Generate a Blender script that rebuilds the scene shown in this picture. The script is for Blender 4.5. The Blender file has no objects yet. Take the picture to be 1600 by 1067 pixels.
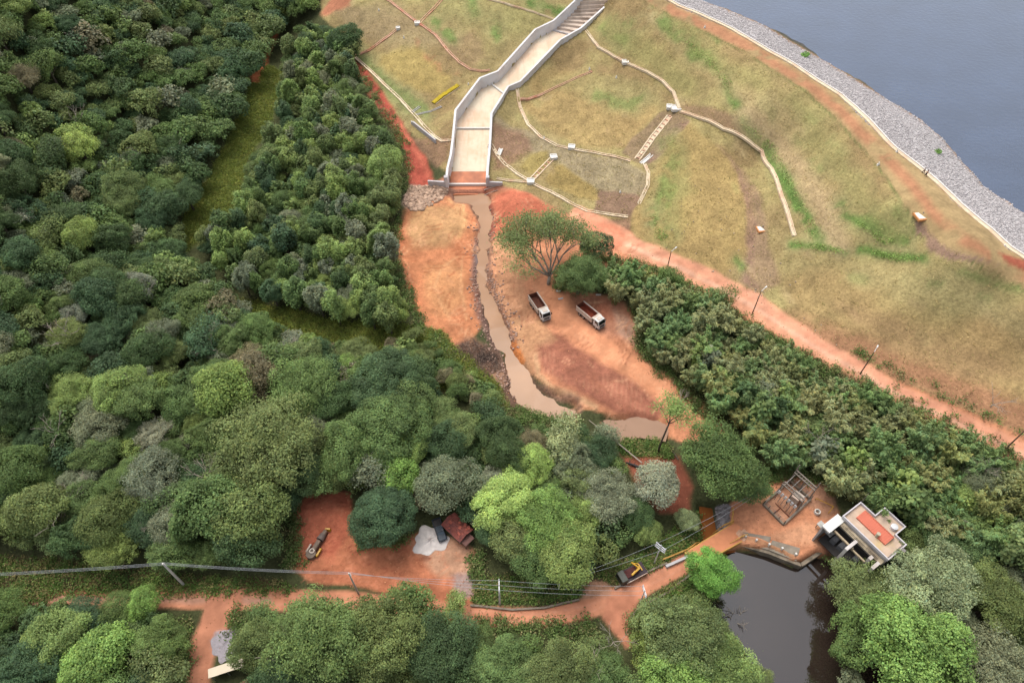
import bpy, bmesh, math, random
import numpy as np
from mathutils import Vector, Matrix

S = bpy.context.scene
C = S.collection
rnd = random.Random(11)
rng = np.random.default_rng(11)
R = math.radians

# ---------------------------------------------------------------- camera, sky, sun, exposure
CAM_H, PITCH, F = 130.0, R(50.0), 1600 * 24 / 36
cam = bpy.data.objects.new("camera", bpy.data.cameras.new("camera"))
C.objects.link(cam)
cam.data.lens, cam.data.sensor_width = 24, 36
cam.data.clip_start, cam.data.clip_end = 1.0, 6000
cam.location = (0, 0, CAM_H)
cam.rotation_euler = (R(90) - PITCH, 0, 0)
S.camera = cam

SUN_EL, SUN_AZ = R(64), R(-30)          # azimuth from +Y towards +X
world = bpy.data.worlds.new("World"); S.world = world; world.use_nodes = True
nt = world.node_tree; nt.nodes.clear()
sky = nt.nodes.new("ShaderNodeTexSky"); sky.sky_type = 'NISHITA'; sky.sun_disc = False
sky.sun_elevation = SUN_EL; sky.sun_rotation = SUN_AZ
sky.dust_density = 4.0; sky.air_density = 1.0
hs = nt.nodes.new("ShaderNodeHueSaturation"); hs.inputs['Saturation'].default_value = 0.34
bg = nt.nodes.new("ShaderNodeBackground"); bg.inputs[1].default_value = 0.15
wo = nt.nodes.new("ShaderNodeOutputWorld")
nt.links.new(sky.outputs[0], hs.inputs['Color']); nt.links.new(hs.outputs[0], bg.inputs[0]); nt.links.new(bg.outputs[0], wo.inputs[0])
sun = bpy.data.objects.new("sun", bpy.data.lights.new("sun", 'SUN')); C.objects.link(sun)
sun.data.energy = 0.85; sun.data.angle = R(38); sun.data.color = (1.0, 0.95, 0.87)
sd = Vector((math.sin(SUN_AZ) * math.cos(SUN_EL), math.cos(SUN_AZ) * math.cos(SUN_EL), math.sin(SUN_EL)))
sun.rotation_euler = sd.to_track_quat('Z', 'Y').to_euler()
sun.location = sd * 400
S.view_settings.view_transform = 'Standard'; S.view_settings.look = 'None'
S.view_settings.gamma = 1.0; S.view_settings.exposure = 0.95
S.render.engine = 'CYCLES'
S.cycles.max_bounces = 5; S.cycles.diffuse_bounces = 2; S.cycles.glossy_bounces = 2
S.cycles.transmission_bounces = 2; S.cycles.transparent_max_bounces = 4; S.cycles.volume_bounces = 0
S.cycles.use_denoising = True

# ---------------------------------------------------------------- mapping between the photo's 1600x1067 pixels and the place
FW = np.array([0, math.cos(PITCH), -math.sin(PITCH)]); UPV = np.array([0, math.sin(PITCH), math.cos(PITCH)])
def at_z(px, py, z):
    d = FW * F + np.array([1.0, 0, 0]) * (px - 800) + UPV * (533.5 - py)
    t = (z - CAM_H) / d[2]
    return np.array([d[0] * t, d[1] * t, z])
def proj(x, y, z):
    dz = z - CAM_H
    df = y * FW[1] + dz * FW[2]; du = y * UPV[1] + dz * UPV[2]
    df = np.maximum(df, 1e-3)
    return 800 + F * x / df, 533.5 - F * du / df, df
KA = 0.60
def lin(c):
    c = np.asarray(c, float) / 255
    return np.where(c <= 0.04045, c / 12.92, ((c + 0.055) / 1.055) ** 2.4)
def alb(c): return lin(c) * KA

# ---------------------------------------------------------------- noise
def _hash(ix, iy, seed):
    n = (ix.astype(np.int64) * 374761393 + iy.astype(np.int64) * 668265263 + seed * 1442695041) & 0xffffffff
    n = ((n ^ (n >> 13)) * 1274126177) & 0xffffffff
    n = ((n ^ (n >> 16)) * 2246822519) & 0xffffffff
    return ((n ^ (n >> 15)) & 0xffffff) / float(0xffffff)
def vnoise(x, y, seed=0):
    ix, iy = np.floor(x), np.floor(y); fx, fy = x - ix, y - iy
    fx = fx * fx * (3 - 2 * fx); fy = fy * fy * (3 - 2 * fy)
    a, b = _hash(ix, iy, seed), _hash(ix + 1, iy, seed); c, d = _hash(ix, iy + 1, seed), _hash(ix + 1, iy + 1, seed)
    return (a * (1 - fx) + b * fx) * (1 - fy) + (c * (1 - fx) + d * fx) * fy
def fbm(x, y, scale, seed=0, oct=4):
    s, amp, tot = 0, 1.0, 0
    for o in range(oct):
        s = s + amp * vnoise(x / scale + 17.3 * o, y / scale + 9.1 * o, seed + o); tot += amp
        scale /= 2.1; amp *= 0.55
    return s / tot                     # 0..1

# ---------------------------------------------------------------- distances
def seg_dist(U, V, a, b):
    ax, ay = a; bx, by = b; dx, dy = bx - ax, by - ay
    t = np.clip(((U - ax) * dx + (V - ay) * dy) / (dx * dx + dy * dy + 1e-9), 0, 1)
    return np.hypot(U - ax - t * dx, V - ay - t * dy), t
def sdf(poly, U, V):
    d = np.full(U.shape, 1e9); ins = np.zeros(U.shape, bool); n = len(poly)
    for i in range(n):
        a, b = poly[i], poly[(i + 1) % n]
        d = np.minimum(d, seg_dist(U, V, a, b)[0])
        if a[1] != b[1]:
            c = ((a[1] > V) != (b[1] > V)) & (U < (b[0] - a[0]) * (V - a[1]) / (b[1] - a[1]) + a[0])
            ins ^= c
    return np.where(ins, -d, d)
def inside(poly, u, v):
    return sdf(poly, np.array([float(u)]), np.array([float(v)]))[0] < 0

# ---------------------------------------------------------------- terrain heights: control points in the photo with a height
CREST = [(1000,-22),(1060,10),(1144,47),(1229,96),(1313,150),(1397,233),(1448,273),(1499,321),(1546,360),(1577,389),(1640,425),(1760,500)]
SHORE = [(1040,-22),(1094,0),(1185,37),(1296,101),(1397,162),(1458,202),(1489,236),(1532,287),(1600,332),(1700,400)]
CREST_DN = [(985,-10),(1060,30),(1161,78),(1262,145),(1313,192),(1364,250),(1397,294),(1428,341),(1470,385),(1550,425),(1640,470)]
ctl = []
for i, p in enumerate(CREST): ctl.append((*p, 30))
for p in SHORE: ctl.append((*p, 26))
for p in CREST_DN: ctl.append((*p, 29.3))
for p in [(1180,0),(1300,40),(1420,100),(1500,160),(1570,240),(1640,290)]: ctl.append((*p, 20))
ctl += [ # dam slope
 (1110,110,25),(1200,190,24),(1300,290,23),(1400,390,22),(1550,480,23),(1640,520,24),
 (905,57,17),(977,97,17.5),(1060,165,17),(1190,230,16.5),(1240,365,15),(1320,440,15),(1450,520,15.5),(1600,600,17),
 (860,170,10),(960,235,9.6),(1000,255,9.3),(1012,290,9),(1100,330,11),(1160,400,10),(1050,300,10),(1000,160,13.5),(900,150,11.5),
 (800,140,10),(830,215,7.5),(790,260,5.5),(830,284,5),(900,320,5.2),(980,340,5.6),(1090,410,7.5),(1230,480,9),
 # upper road
 (930,350,5),(1000,388,5.8),(1100,432,7),(1190,480,8),(1290,550,9),(1420,620,10),(1600,705,11.5),(1700,750,12),
 # foot of the thicket, truck track
 (800,400,3),(840,470,3),(880,500,3.0),(930,500,3.2),(985,520,3.6),(960,570,2.6),(1040,610,2.2),(1100,660,2),(1170,750,1.6),
 (1200,690,2.5),(1300,745,2.6),(1400,760,4),(1600,850,5.5),(1500,830,4),(1250,600,5.2),(1100,500,5.5),(1450,700,7),(990,450,5),
 # stream
 (730,290,2.0),(757,380,1.9),(752,440,1.8),(770,490,1.5),(800,550,1.3),(850,625,1.1),(960,660,1.0),(1020,665,1.0),
 (680,360,3.3),(700,440,2.9),(720,520,2.2),(640,400,3.5),(900,580,2.6),(850,540,2.6),(980,620,2.2),(660,310,3.2),
 # spillway line and abutment
 (730,250,3.2),(735,200,5.2),(765,150,7.8),(820,90,11),(880,40,14.5),(930,5,19),(960,-25,25),
 (690,220,6.6),(620,150,7.0),(550,80,8),(655,37,15.5),(740,110,11),(600,0,18),(700,0,19),(800,-5,20),(520,20,15),(640,100,10.5),(680,255,4),(600,180,5.2),(640,240,4),
 # forest
 (590,250,3.8),(540,200,4.5),(400,300,3.4),(480,350,3.2),(580,420,3.4),(500,120,6),(350,250,3),(420,110,4),(300,350,3),(430,60,5),
 (200,200,13),(0,200,27),(0,0,42),(200,0,27),(400,0,11),(-150,100,44),(100,400,13),(-100,400,26),(0,500,16),(200,500,7),(-150,650,18),
 (350,480,3.4),(480,510,2.3),(620,530,2.2),(730,590,1.6),(0,700,8),(200,700,4.6),(400,700,3),(0,850,2.4),(600,650,2.2),(800,720,1.2),
 # lower road and pond side
 (100,890,1.2),(-100,930,1.5),(300,930,0.8),(500,850,1.2),(690,850,1.0),(600,930,0.7),(800,960,0.3),(960,940,0.3),(1060,880,0.5),(1140,830,0.9),
 (330,1040,0.6),(100,1030,0.3),(500,1040,0),(800,1060,-0.3),(1050,960,0),(1230,790,1.4),(1270,840,1.2),(1350,830,1.6),(1300,890,0.4),(1450,900,2.0),(1600,1000,2.5),
 (1450,1040,0.5),(1060,1040,-0.4),(1000,800,0.6),(920,850,0.6),(1030,740,1.0),(1105,820,-0.6),(1200,960,-0.8),(1250,1040,-1),
]
cp = np.array([[*at_z(u, v, z)[:2], z] for u, v, z in ctl])
extra = [(-420,120,60),(-420,350,75),(-250,420,55),(-50,420,40),(80,420,18),(300,420,12),(420,250,12),(420,60,18),(300,0,8),(-420,-80,20),(-150,-100,-1),(0,-120,-2),(200,-120,2),(420,-120,6)]
cp = np.vstack([cp, np.array(extra, float)])
def _phi(r): return np.sqrt(r * r + 36.0)
_n = len(cp)
_A = np.zeros((_n + 3, _n + 3))
_A[:_n, :_n] = -_phi(np.hypot(cp[:, None, 0] - cp[None, :, 0], cp[:, None, 1] - cp[None, :, 1])) + np.eye(_n) * -0.4 * 0
_A[:_n, :_n] += np.eye(_n) * 0.35
_A[:_n, _n] = 1; _A[:_n, _n + 1:_n + 3] = cp[:, :2] / 100; _A[_n:, :_n] = _A[:_n, _n:].T
_W = np.linalg.solve(_A, np.r_[cp[:, 2], 0, 0, 0])
def h_base(x, y):
    x = np.clip(np.asarray(x, float), -430, 430); y = np.clip(np.asarray(y, float), -130, 440)
    z = _W[_n] + _W[_n + 1] * x / 100 + _W[_n + 2] * y / 100
    for i in range(_n): z = z - _W[i] * _phi(np.hypot(x - cp[i, 0], y - cp[i, 1]))
    return z

def axis(parts):
    out = []
    for a, b, s in parts: out += list(np.arange(a, b - 1e-6, s))
    return np.array(out + [parts[-1][1]])
GX = axis([(-1500,-430,60),(-430,-250,6),(-250,-100,0.85),(-100,100,0.5),(100,240,0.85),(240,430,6),(430,1500,60)])
GY = axis([(-700,-130,60),(-130,-30,5),(-30,10,1.0),(10,75,0.42),(75,180,0.6),(180,330,0.85),(330,440,6),(440,1900,80)])
XX, YY = np.meshgrid(GX, GY)
ZB = h_base(XX.ravel(), YY.ravel()).reshape(XX.shape)
U, V, DEP = proj(XX, YY, ZB)
vis = (YY > -100) & (DEP > 20)
U = np.where(vis, U, -9e3); V = np.where(vis, V, 9e3)

# ---------------------------------------------------------------- spillway outline (needed to cut the ground under it)
SP_L = [(925,-38,31),(897,2,24.6),(865,32,20.6),(836,46,18.8),(777.6,111,14.4),(749.7,121.7,13.4),(711.5,172,10.6),(707,218,9.0),(704,242,8.1),(699,262,7.4),(697,280,6.8)]
SP_R = [(985,-38,31),(957,0,24.6),(907.5,44,20.6),(875.5,62,18.8),(812.6,127,14.4),(794,135,13.4),(768,177,10.6),(766,218.6,9.0),(764,242,8.1),(762,262,7.4),(761,280,6.8)]
SPL = [at_z(*p) for p in SP_L]; SPR = [at_z(*p) for p in SP_R]
sp_poly = [tuple(p[:2]) for p in SPL] + [tuple(p[:2]) for p in SPR[::-1]]
def resamp(pts, n):
    pts = np.array(pts); L = np.r_[0, np.cumsum(np.hypot(*(np.diff(pts[:, :2], axis=0).T)))]; t = np.linspace(0, L[-1], n)
    return np.stack([np.interp(t, L, pts[:, k]) for k in range(3)], 1)
# floor height as a function of distance along the chute
_mid = resamp([(a + b) / 2 for a, b in zip(resamp(SPL, 60), resamp(SPR, 60))], 60)
def chute_floor(x, y):
    d = np.full(np.shape(x), 1e9); z = np.zeros(np.shape(x))
    for p in _mid:
        dd = (x - p[0]) ** 2 + (y - p[1]) ** 2; m = dd < d; d = np.where(m, dd, d); z = np.where(m, p[2], z)
    return z

WATERS = {
 'stream_pool': [(703,288),(753,289),(764,302),(764,319),(768,332),(767,352),(764,376),(762,394),(761,415),(758,440),(760,458),(772,470),(778,480),(781,495),(790,510),(799,530),(806,556),(820,568),(826,585),(838,605),(862,616),(902,630),(906,641),(897,657),(860,648),(833,640),(810,627),(800,608),(795,575),(786,552),(772,534),(765,515),(758,490),(752,468),(744,440),(743,415),(743,394),(747,385),(748,358),(750,337),(744,328),(733,317),(712,313),(703,300)],
 'muddy_pool': [(942,656),(980,648),(1020,648),(1048,664),(1040,690),(1000,684),(965,690),(948,676)],
 'bridge_creek': [(1092,788),(1115,790),(1121,826),(1135,850),(1150,862),(1120,868),(1095,845)],
 'pond': [(1136,862),(1150,852),(1200,858),(1243,880),(1280,862),(1302,868),(1330,900),(1352,940),(1372,1000),(1400,1090),(1400,1180),(1180,1180),(1196,1080),(1165,1020),(1128,975),(1112,940),(1128,905)],
}
Z = ZB.copy()
WZ = {'pond': -1.5, 'bridge_creek': -1.2}
for k, poly in WATERS.items():
    us = [p[0] for p in poly]; vs = [p[1] for p in poly]
    m = (U > min(us) - 60) & (U < max(us) + 60) & (V > min(vs) - 60) & (V < max(vs) + 60)
    d = sdf(poly, U[m], V[m])
    if k in WZ:
        lev = WZ[k] - 1.3
        t = np.clip(0.5 - d / 16, 0, 1); t = t * t * (3 - 2 * t)
        Z[m] = Z[m] * (1 - t) + np.minimum(Z[m], lev) * t
    else:
        t = np.clip(np.where(V[m] > 555, 0.58, 0.42) - (d + (fbm(XX[m], YY[m], 2.6, 91, 3) - .5) * 16) / 12, 0, 1); t = t * t * (3 - 2 * t)
        Z[m] -= 1.35 * t
# bare-earth relief: spoil heaps and rutted dirt
def bump(pix, rad, hgt):
    u, v = pix; p = at_z(u, v, float(h_base(*at_z(u, v, 3)[:2]))); r = np.hypot(XX - p[0], YY - p[1]) / rad
    m = r < 1; Z[m] += hgt * (1 - r[m] ** 2) ** 2
bump((700,360), 9, 1.3); bump((690,460), 9, 0.8); bump((900,600), 12, 1.6); bump((960,610), 8, 1.0); bump((815,320), 9, 1.6); bump((500,800), 6, 1.2)
m = sdf(sp_poly, XX, YY)
zf = chute_floor(XX, YY)
Z = np.where(m < -0.3, np.minimum(Z, zf - 6.5), Z)
k = np.clip(1 - m / 7, 0, 1); k = np.where(m < -0.3, 0, k * k * (3 - 2 * k))
_e0, _e1 = np.array(SPL[-1][:2]), np.array(SPR[-1][:2]); _dn = np.array([_e1[1] - _e0[1], -(_e1[0] - _e0[0])]); _dn = _dn / np.hypot(*_dn)
_past = (XX - _e0[0]) * _dn[0] + (YY - _e0[1]) * _dn[1]; _past = _past * np.sign(-_dn[1] if _dn[1] != 0 else 1) * (1 if _dn[1] < 0 else -1)
k = k * np.clip(1 - (_past + 1.0) / 2.5, 0, 1)
Z = Z * (1 - k) + (zf - 2.0) * k                      # ground banked up against the walls outside
Z += (fbm(XX, YY, 4.0, 3, 4) - 0.5) * 0.55
_fx, _fy = GX, GY
def hgt(x, y):
    i = int(np.clip(np.searchsorted(GX, x) - 1, 0, len(GX) - 2)); j = int(np.clip(np.searchsorted(GY, y) - 1, 0, len(GY) - 2))
    tx = (x - GX[i]) / (GX[i + 1] - GX[i]); ty = (y - GY[j]) / (GY[j + 1] - GY[j])
    return float((Z[j, i] * (1 - tx) + Z[j, i + 1] * tx) * (1 - ty) + (Z[j + 1, i] * (1 - tx) + Z[j + 1, i + 1] * tx) * ty)
def P(px, py, dz=0.0):
    """ground point (plus dz) that shows at this pixel of the photo"""
    z = 3.0
    for _ in range(25):
        p = at_z(px, py, z); zn = hgt(p[0], p[1]) + dz
        if abs(zn - z) < 0.005: break
        z = z * 0.4 + zn * 0.6
    p = at_z(px, py, z)
    return Vector((p[0], p[1], z))
def Pz(px, py, dz): p = P(px, py, dz); return Vector((p.x, p.y, p.z - dz))   # base of a thing whose point dz up shows at the pixel

# ---------------------------------------------------------------- painting what the ground is made of (soil, turf, stone), vertex by vertex
COL = np.zeros(XX.shape + (3,)); COL[:] = alb((84, 88, 52))
CLS = np.zeros(XX.shape, np.int8)
NW1 = (fbm(XX, YY, 5.0, 21, 3) - 0.5); NW2 = (fbm(XX, YY, 5.0, 41, 3) - 0.5)
NA = fbm(XX, YY, 7.0, 61, 4); NB = fbm(XX, YY, 22.0, 71, 3); NC = fbm(XX, YY, 2.2, 81, 3)
def _blend(m, a, c): COL[m] = COL[m] * (1 - a[:, None]) + alb(c) * a[:, None]
def paint(poly, c, soft=4, warp=8, a=1.0, cls=None, patch=None):
    us = [p[0] for p in poly]; vs = [p[1] for p in poly]; g = soft + warp + 4
    m = (U > min(us) - g) & (U < max(us) + g) & (V > min(vs) - g) & (V < max(vs) + g)
    d = sdf(poly, U[m] + NW1[m] * warp * 2, V[m] + NW2[m] * warp * 2)
    k = np.clip(0.5 - d / soft, 0, 1) * a
    if patch is not None: k = k * np.clip((NA[m] - patch) * 7 + 0.5, 0, 1)
    _blend(m, k, c)
    if cls is not None:
        w = CLS[m]; w[k > 0.5] = cls; CLS[m] = w
def stroke(line, w, c, soft=4, warp=3, a=1.0, cls=None, patch=None):
    us = [p[0] for p in line]; vs = [p[1] for p in line]; ws = w if isinstance(w, (list, tuple)) else [w] * len(line); g = max(ws) + soft + warp + 4
    m = (U > min(us) - g) & (U < max(us) + g) & (V > min(vs) - g) & (V < max(vs) + g)
    u, v = U[m] + NW1[m] * warp * 2, V[m] + NW2[m] * warp * 2
    d = np.full(u.shape, 1e9)
    for i in range(len(line) - 1):
        dd, t = seg_dist(u, v, line[i], line[i + 1]); d = np.minimum(d, dd - (ws[i] * (1 - t) + ws[i + 1] * t) / 2)
    k = np.clip(0.5 - d / soft, 0, 1) * a
    if patch is not None: k = k * np.clip((NA[m] - patch) * 7 + 0.5, 0, 1)
    _blend(m, k, c)
    if cls is not None:
        w_ = CLS[m]; w_[k > 0.5] = cls; CLS[m] = w_
def off(line, du, dv): return [(a + du, b + dv) for a, b in line]
SLOPE, DIRT, ROAD, MARSH, RIPRAP, CRESTP = 1, 2, 3, 4, 5, 6

# dam turf
DAM = [(505,-30),(500,20),(520,45),(545,85),(565,110),(600,160),(640,205),(672,235),(690,270),(700,285),(765,285),(800,298),(860,322),(925,345),(985,358),(1010,392),(1100,425),(1190,465),(1240,510),(1340,562),(1440,610),(1620,690),(1900,810),(1900,520),(1640,440),(1546,360),(1448,273),(1313,150),(1144,47),(1060,10),(960,-60)]
paint(DAM, (176,156,98), 5, 4, cls=SLOPE)
msl = CLS == SLOPE
k = np.clip((NB - 0.42) * 5, 0, 1); COL[msl] = (COL * (1 - 0.55 * k[..., None]) + alb((160,126,84)) * 0.55 * k[..., None])[msl]
k = np.clip((NA - 0.5) * 5, 0, 1); COL[msl] = (COL * (1 - 0.4 * k[..., None]) + alb((178,166,98)) * 0.4 * k[..., None])[msl]
B1 = (150,118,90); B2 = (166,150,116); Y1 = (182,152,88)
paint([(1022,205),(1075,195),(1110,215),(1150,250),(1178,300),(1180,350),(1165,400),(1130,430),(1090,420),(1020,390),(985,362),(985,335),(1012,290),(1040,235)], Y1, 10, 6, 0.75)
paint([(838,125),(880,110),(930,125),(1000,160),(1030,165),(1000,205),(985,235),(900,225),(850,200),(815,165)], (182,150,90), 10, 6, 0.7)
paint([(848,130),(900,112),(1010,128),(1040,165),(990,175),(930,160)], (172,158,98), 14, 8, 0.6)
paint([(1029,176),(1042,174),(1065,180),(1078,191),(1063,201),(1054,214),(1042,227),(1031,242),(1014,258),(997,255),(971,240),(988,214),(1003,204)], (152,126,94), 3, 3, 0.9)
paint([(1042,200),(1075,190),(1068,203),(1030,245),(1015,258),(1008,250)], (160,124,104), 4, 3, 0.8)
paint([(770,190),(822,205),(850,213),(890,235),(985,252),(1014,275),(1008,310),(940,300),(915,285),(870,250),(825,235),(768,250)], (166,148,116), 6, 5, 0.75)
paint([(768,200),(812,205),(830,232),(800,255),(770,270)], (158,118,92), 8, 6, 0.8)
paint([(935,298),(985,303),(1005,308),(985,340),(925,330)], (150,116,94), 4, 4, 0.9)
paint([(920,345),(985,340),(984,362),(930,352)], (152,112,88), 4, 3, 0.8)
paint([(828,240),(855,235),(858,255),(838,275),(810,262)], (172,150,80), 4, 4, 0.85)
paint([(866,262),(878,258),(930,295),(935,312),(905,312),(870,295),(852,280)], (176,148,80), 4, 4, 0.85)
paint([(1062,165),(1100,166),(1160,185),(1166,215),(1120,196),(1075,180)], (156,122,92), 6, 5, 0.8)
paint([(1120,225),(1150,255),(1190,300),(1200,380),(1218,440),(1185,465),(1155,440),(1172,400),(1180,330),(1160,285)], (162,130,100), 8, 6, 0.8)
paint([(1150,262),(1172,300),(1182,350),(1176,420),(1188,455),(1160,440),(1168,380),(1165,320)], (160,122,102), 6, 5, 0.7)
paint([(680,215),(705,222),(700,262),(685,268),(640,215)], (158,120,92), 8, 4, 0.8)
paint([(790,60),(830,50),(790,100),(760,118),(745,110)], (152,134,86), 8, 4, 0.7)
paint([(680,60),(740,50),(760,90),(740,110),(700,90)], (160,130,92), 12, 8, 0.7)
paint([(600,85),(655,75),(705,120),(700,150),(640,140),(590,105)], (184,158,84), 10, 6, 0.8)
paint([(520,10),(620,5),(700,70),(640,75),(560,60)], (172,150,108), 14, 8, 0.6)
paint([(650,60),(700,100),(720,118),(690,112),(655,85)], (196,126,86), 10, 6, 0.6, patch=0.5)
paint([(1215,435),(1320,420),(1480,470),(1640,560),(1640,660),(1500,610),(1380,560),(1250,500)], (182,148,92), 25, 10, 0.6)
paint([(1235,490),(1350,525),(1500,585),(1640,640),(1640,700),(1440,615),(1300,555),(1230,512)], (176,122,86), 26, 10, 0.85)
paint([(1300,470),(1420,500),(1560,560),(1640,600),(1500,590),(1380,540)], (176,140,94), 26, 12, 0.6)
paint([(1330,430),(1460,430),(1560,470),(1500,500),(1380,470)], (190,172,108), 30, 12, 0.6)
G = (104,138,58); G2 = (132,146,84)
for ln, w, a_, pt in [
 ([(1040,22),(1085,70),(1130,118),(1152,165)], 16, .9, .45), ([(1165,190),(1200,235),(1235,300),(1262,350),(1285,372)], 18, .95, .40),
 ([(1260,190),(1300,240),(1345,300)], 22, .55, .5), ([(1315,325),(1360,350),(1410,378)], 26, .9, .42), ([(1345,392),(1400,402),(1445,406)], 12, .95, .3),
 ([(1235,382),(1290,386),(1322,392)], 10, .95, .3), ([(1045,225),(1050,270),(1040,310),(1030,350)], 26, .7, .45), ([(1020,335),(1045,375)], 20, .8, .45),
 ([(1000,0),(1050,50),(1085,90)], 18, .7, .5), ([(560,92),(590,118),(625,150),(660,175)], 18, .7, .3), ([(735,-5),(742,20)], 14, .8, .4), ([(775,38),(778,58)], 14, .8, .35),
 ([(830,5),(900,28)], 14, .9, .4), ([(680,35),(705,60)], 18, .7, .45), ([(945,45),(975,60)], 18, .8, .45), ([(960,30),(1000,40)], 14, .7, .5),
 ([(1320,430),(1350,440)], 14, .5, .4), ([(1455,442),(1470,446)], 8, .9, .3), ([(1530,462),(1545,466)], 9, .6, .3), ([(930,150),(985,165),(1000,150)], 18, .5, .45),
 ([(1150,405),(1160,420)], 12, .7, .4), ([(1080,30),(1120,60)], 10, .6, .5), ([(1190,160),(1280,260)], 20, .35, .5), ([(1400,330),(1440,360)], 18, .5, .5), ([(1500,430),(1590,450)], 12, .5, .45)]:
    stroke(ln, w * 2.0, (160,158,100), 14, 8, a_ * .55, patch=pt - .08); stroke(ln, w, G, 8, 7, a_, patch=pt)
# mottling of the turf: worn tan, purplish bare soil and greener seed patches
rs_ = rnd.getstate()
for q in range(150):
    u, v = rnd.uniform(520, 1600), rnd.uniform(0, 660)
    if not inside(DAM, u, v): continue
    a = rnd.uniform(.3, 1.2); l = rnd.uniform(8, 45); c = rnd.choice([(196,170,120), (196,170,120), (160,124,96), (168,158,98), (150,152,86), (198,166,120)])
    stroke([(u, v), (u + math.cos(a) * l, v + math.sin(a) * l)], rnd.uniform(5, 18), c, 10, 7, rnd.uniform(.25, .6), patch=rnd.uniform(.42, .55))
for ln, w, c, a_ in [([(1170,180),(1230,240),(1290,330),(1310,380)], 34, (202,170,126), .6), ([(1240,170),(1300,240),(1350,310),(1400,360)], 40, (166,158,92), .6), ([(1120,110),(1180,150),(1250,200)], 30, (196,166,116), .5), ([(1060,40),(1120,100),(1180,130)], 34, (158,152,84), .55),
    ([(950,40),(1010,80),(1070,130)], 40, (162,156,88), .6), ([(700,10),(780,30),(840,40)], 40, (160,156,92), .5), ([(1350,430),(1480,450),(1600,500)], 40, (190,172,112), .5), ([(1050,230),(1060,300),(1040,370)], 36, (158,152,82), .5), ([(560,90),(600,130),(660,190)], 26, (150,150,92), .6)]:
    stroke(ln, w, c, 24, 10, a_)
# crest road, path strip and riprap
paint(CREST_DN + CREST[::-1], (186,156,104), 3, 1, cls=CRESTP)
_mid_crest = [((a[0] * .55 + b[0] * .45), (a[1] * .55 + b[1] * .45)) for a, b in zip(CREST_DN, CREST)]
stroke(_mid_crest, 17, (196,132,92), 10, 4, 0.85, patch=0.40)
stroke(off(CREST_DN, -1, 1), 3, (110,120,62), 3, 2, 0.8, patch=0.4)
paint([(1428,343),(1442,346),(1460,372),(1482,388),(1520,402),(1560,414),(1480,404),(1452,392),(1446,372),(1432,364)], (164,128,108), 3, 3, 0.9)
paint([(1560,392),(1600,405),(1640,420),(1640,440),(1575,412)], (176,84,60), 5, 3, 0.9)
paint(CREST + [(1900,520),(1900,300),(1700,400),(1600,332),(1532,287),(1489,236),(1458,202),(1397,162),(1296,101),(1185,37),(1094,0),(1040,-22)], (208,201,199), 2, 1, cls=RIPRAP)
paint([(1040,-32),(1094,-4),(1185,33),(1296,97),(1397,158),(1458,198),(1489,232),(1532,283),(1600,328),(1900,480),(1900,-60),(1040,-60)], (96,92,86), 3, 1)
stroke(SHORE, 4, (190,150,120), 3, 1, 0.8)

# red and orange earth
RED = (178,84,64)
paint([(548,85),(562,100),(592,132),(622,182),(642,216),(666,246),(682,292),(640,296),(632,240),(612,200),(588,168),(560,120)], RED, 5, 4, cls=DIRT)
paint([(605,175),(628,190),(662,250),(676,288),(655,250),(635,215)], (218,118,88), 8, 4, 0.8)
paint([(560,112),(590,150),(600,180),(580,150)], (160,100,80), 6, 4, 0.7)
paint([(676,288),(700,285),(765,287),(800,296),(838,310),(860,325),(770,320),(700,320),(650,320)], (186,120,92), 6, 5, cls=DIRT)
paint([(640,292),(690,290),(700,298),(690,312),(660,330),(640,332),(630,320)], (206,174,148), 5, 6, 0.95, cls=DIRT)
PAD = [(640,332),(664,310),(705,306),(735,322),(752,345),(750,395),(750,450),(754,505),(744,525),(722,542),(700,538),(668,515),(650,482),(634,440),(622,400),(622,352)]
paint(PAD, (206,132,86), 5, 4, cls=DIRT)
paint([(636,340),(670,318),(712,320),(728,335),(722,365),(690,385),(650,385),(630,370)], (196,152,100), 12, 8, 0.85)
paint([(662,420),(700,408),(724,420),(726,470),(700,500),(680,490),(665,455)], (212,150,96), 14, 10, 0.8)
stroke([(700,312),(722,322),(726,350),(716,372)], 4, (226,170,110), 4, 3, 0.8)
stroke([(715,400),(690,420),(680,450),(690,480),(705,500)], 3, (228,172,118), 3, 3, 0.6)
stroke([(722,400),(720,430),(724,470),(730,500)], 3, (228,172,118), 3, 3, 0.6)
stroke([(640,330),(628,355),(626,400),(640,445),(655,480)], 10, (204,116,74), 10, 4, 0.6)
YARD = [(762,302),(800,297),(836,310),(882,332),(930,346),(985,362),(1012,390),(1100,425),(1190,463),(1240,508),(1340,562),(1440,612),(1620,690),(1900,815),(1900,850),(1620,722),(1500,672),(1400,620),(1300,575),(1220,528),(1130,478),(1060,440),(960,412),(905,440),(900,456),(960,462),(990,488),(994,540),(1005,560),(1055,598),(1105,652),(1106,690),(1060,690),(1000,655),(950,650),(905,640),(858,610),(828,580),(810,550),(790,505),(768,462),(758,440),(764,390)]
paint(YARD, (212,140,98), 5, 4, cls=DIRT)
paint([(772,306),(800,298),(836,312),(862,330),(840,350),(800,370),(770,370)], (208,112,80), 8, 5, 0.9)
paint([(765,372),(800,372),(815,420),(830,480),(820,540),(800,510),(775,465)], (202,146,104), 14, 10, 0.85)
paint([(838,535),(870,520),(930,545),(990,590),(1045,640),(1020,655),(940,640),(885,612),(850,580)], (160,98,76), 10, 8, 0.9)
paint([(900,560),(960,590),(1010,640),(960,635),(905,600)], (186,116,88), 14, 10, 0.7, patch=0.5)
paint([(800,500),(850,500),(870,530),(838,545),(840,590),(815,565)], (204,152,106), 10, 8, 0.8)
stroke([(838,555),(842,585),(860,608),(900,625),(930,640)], 7, (206,164,118), 5, 3, 0.8)
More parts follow.
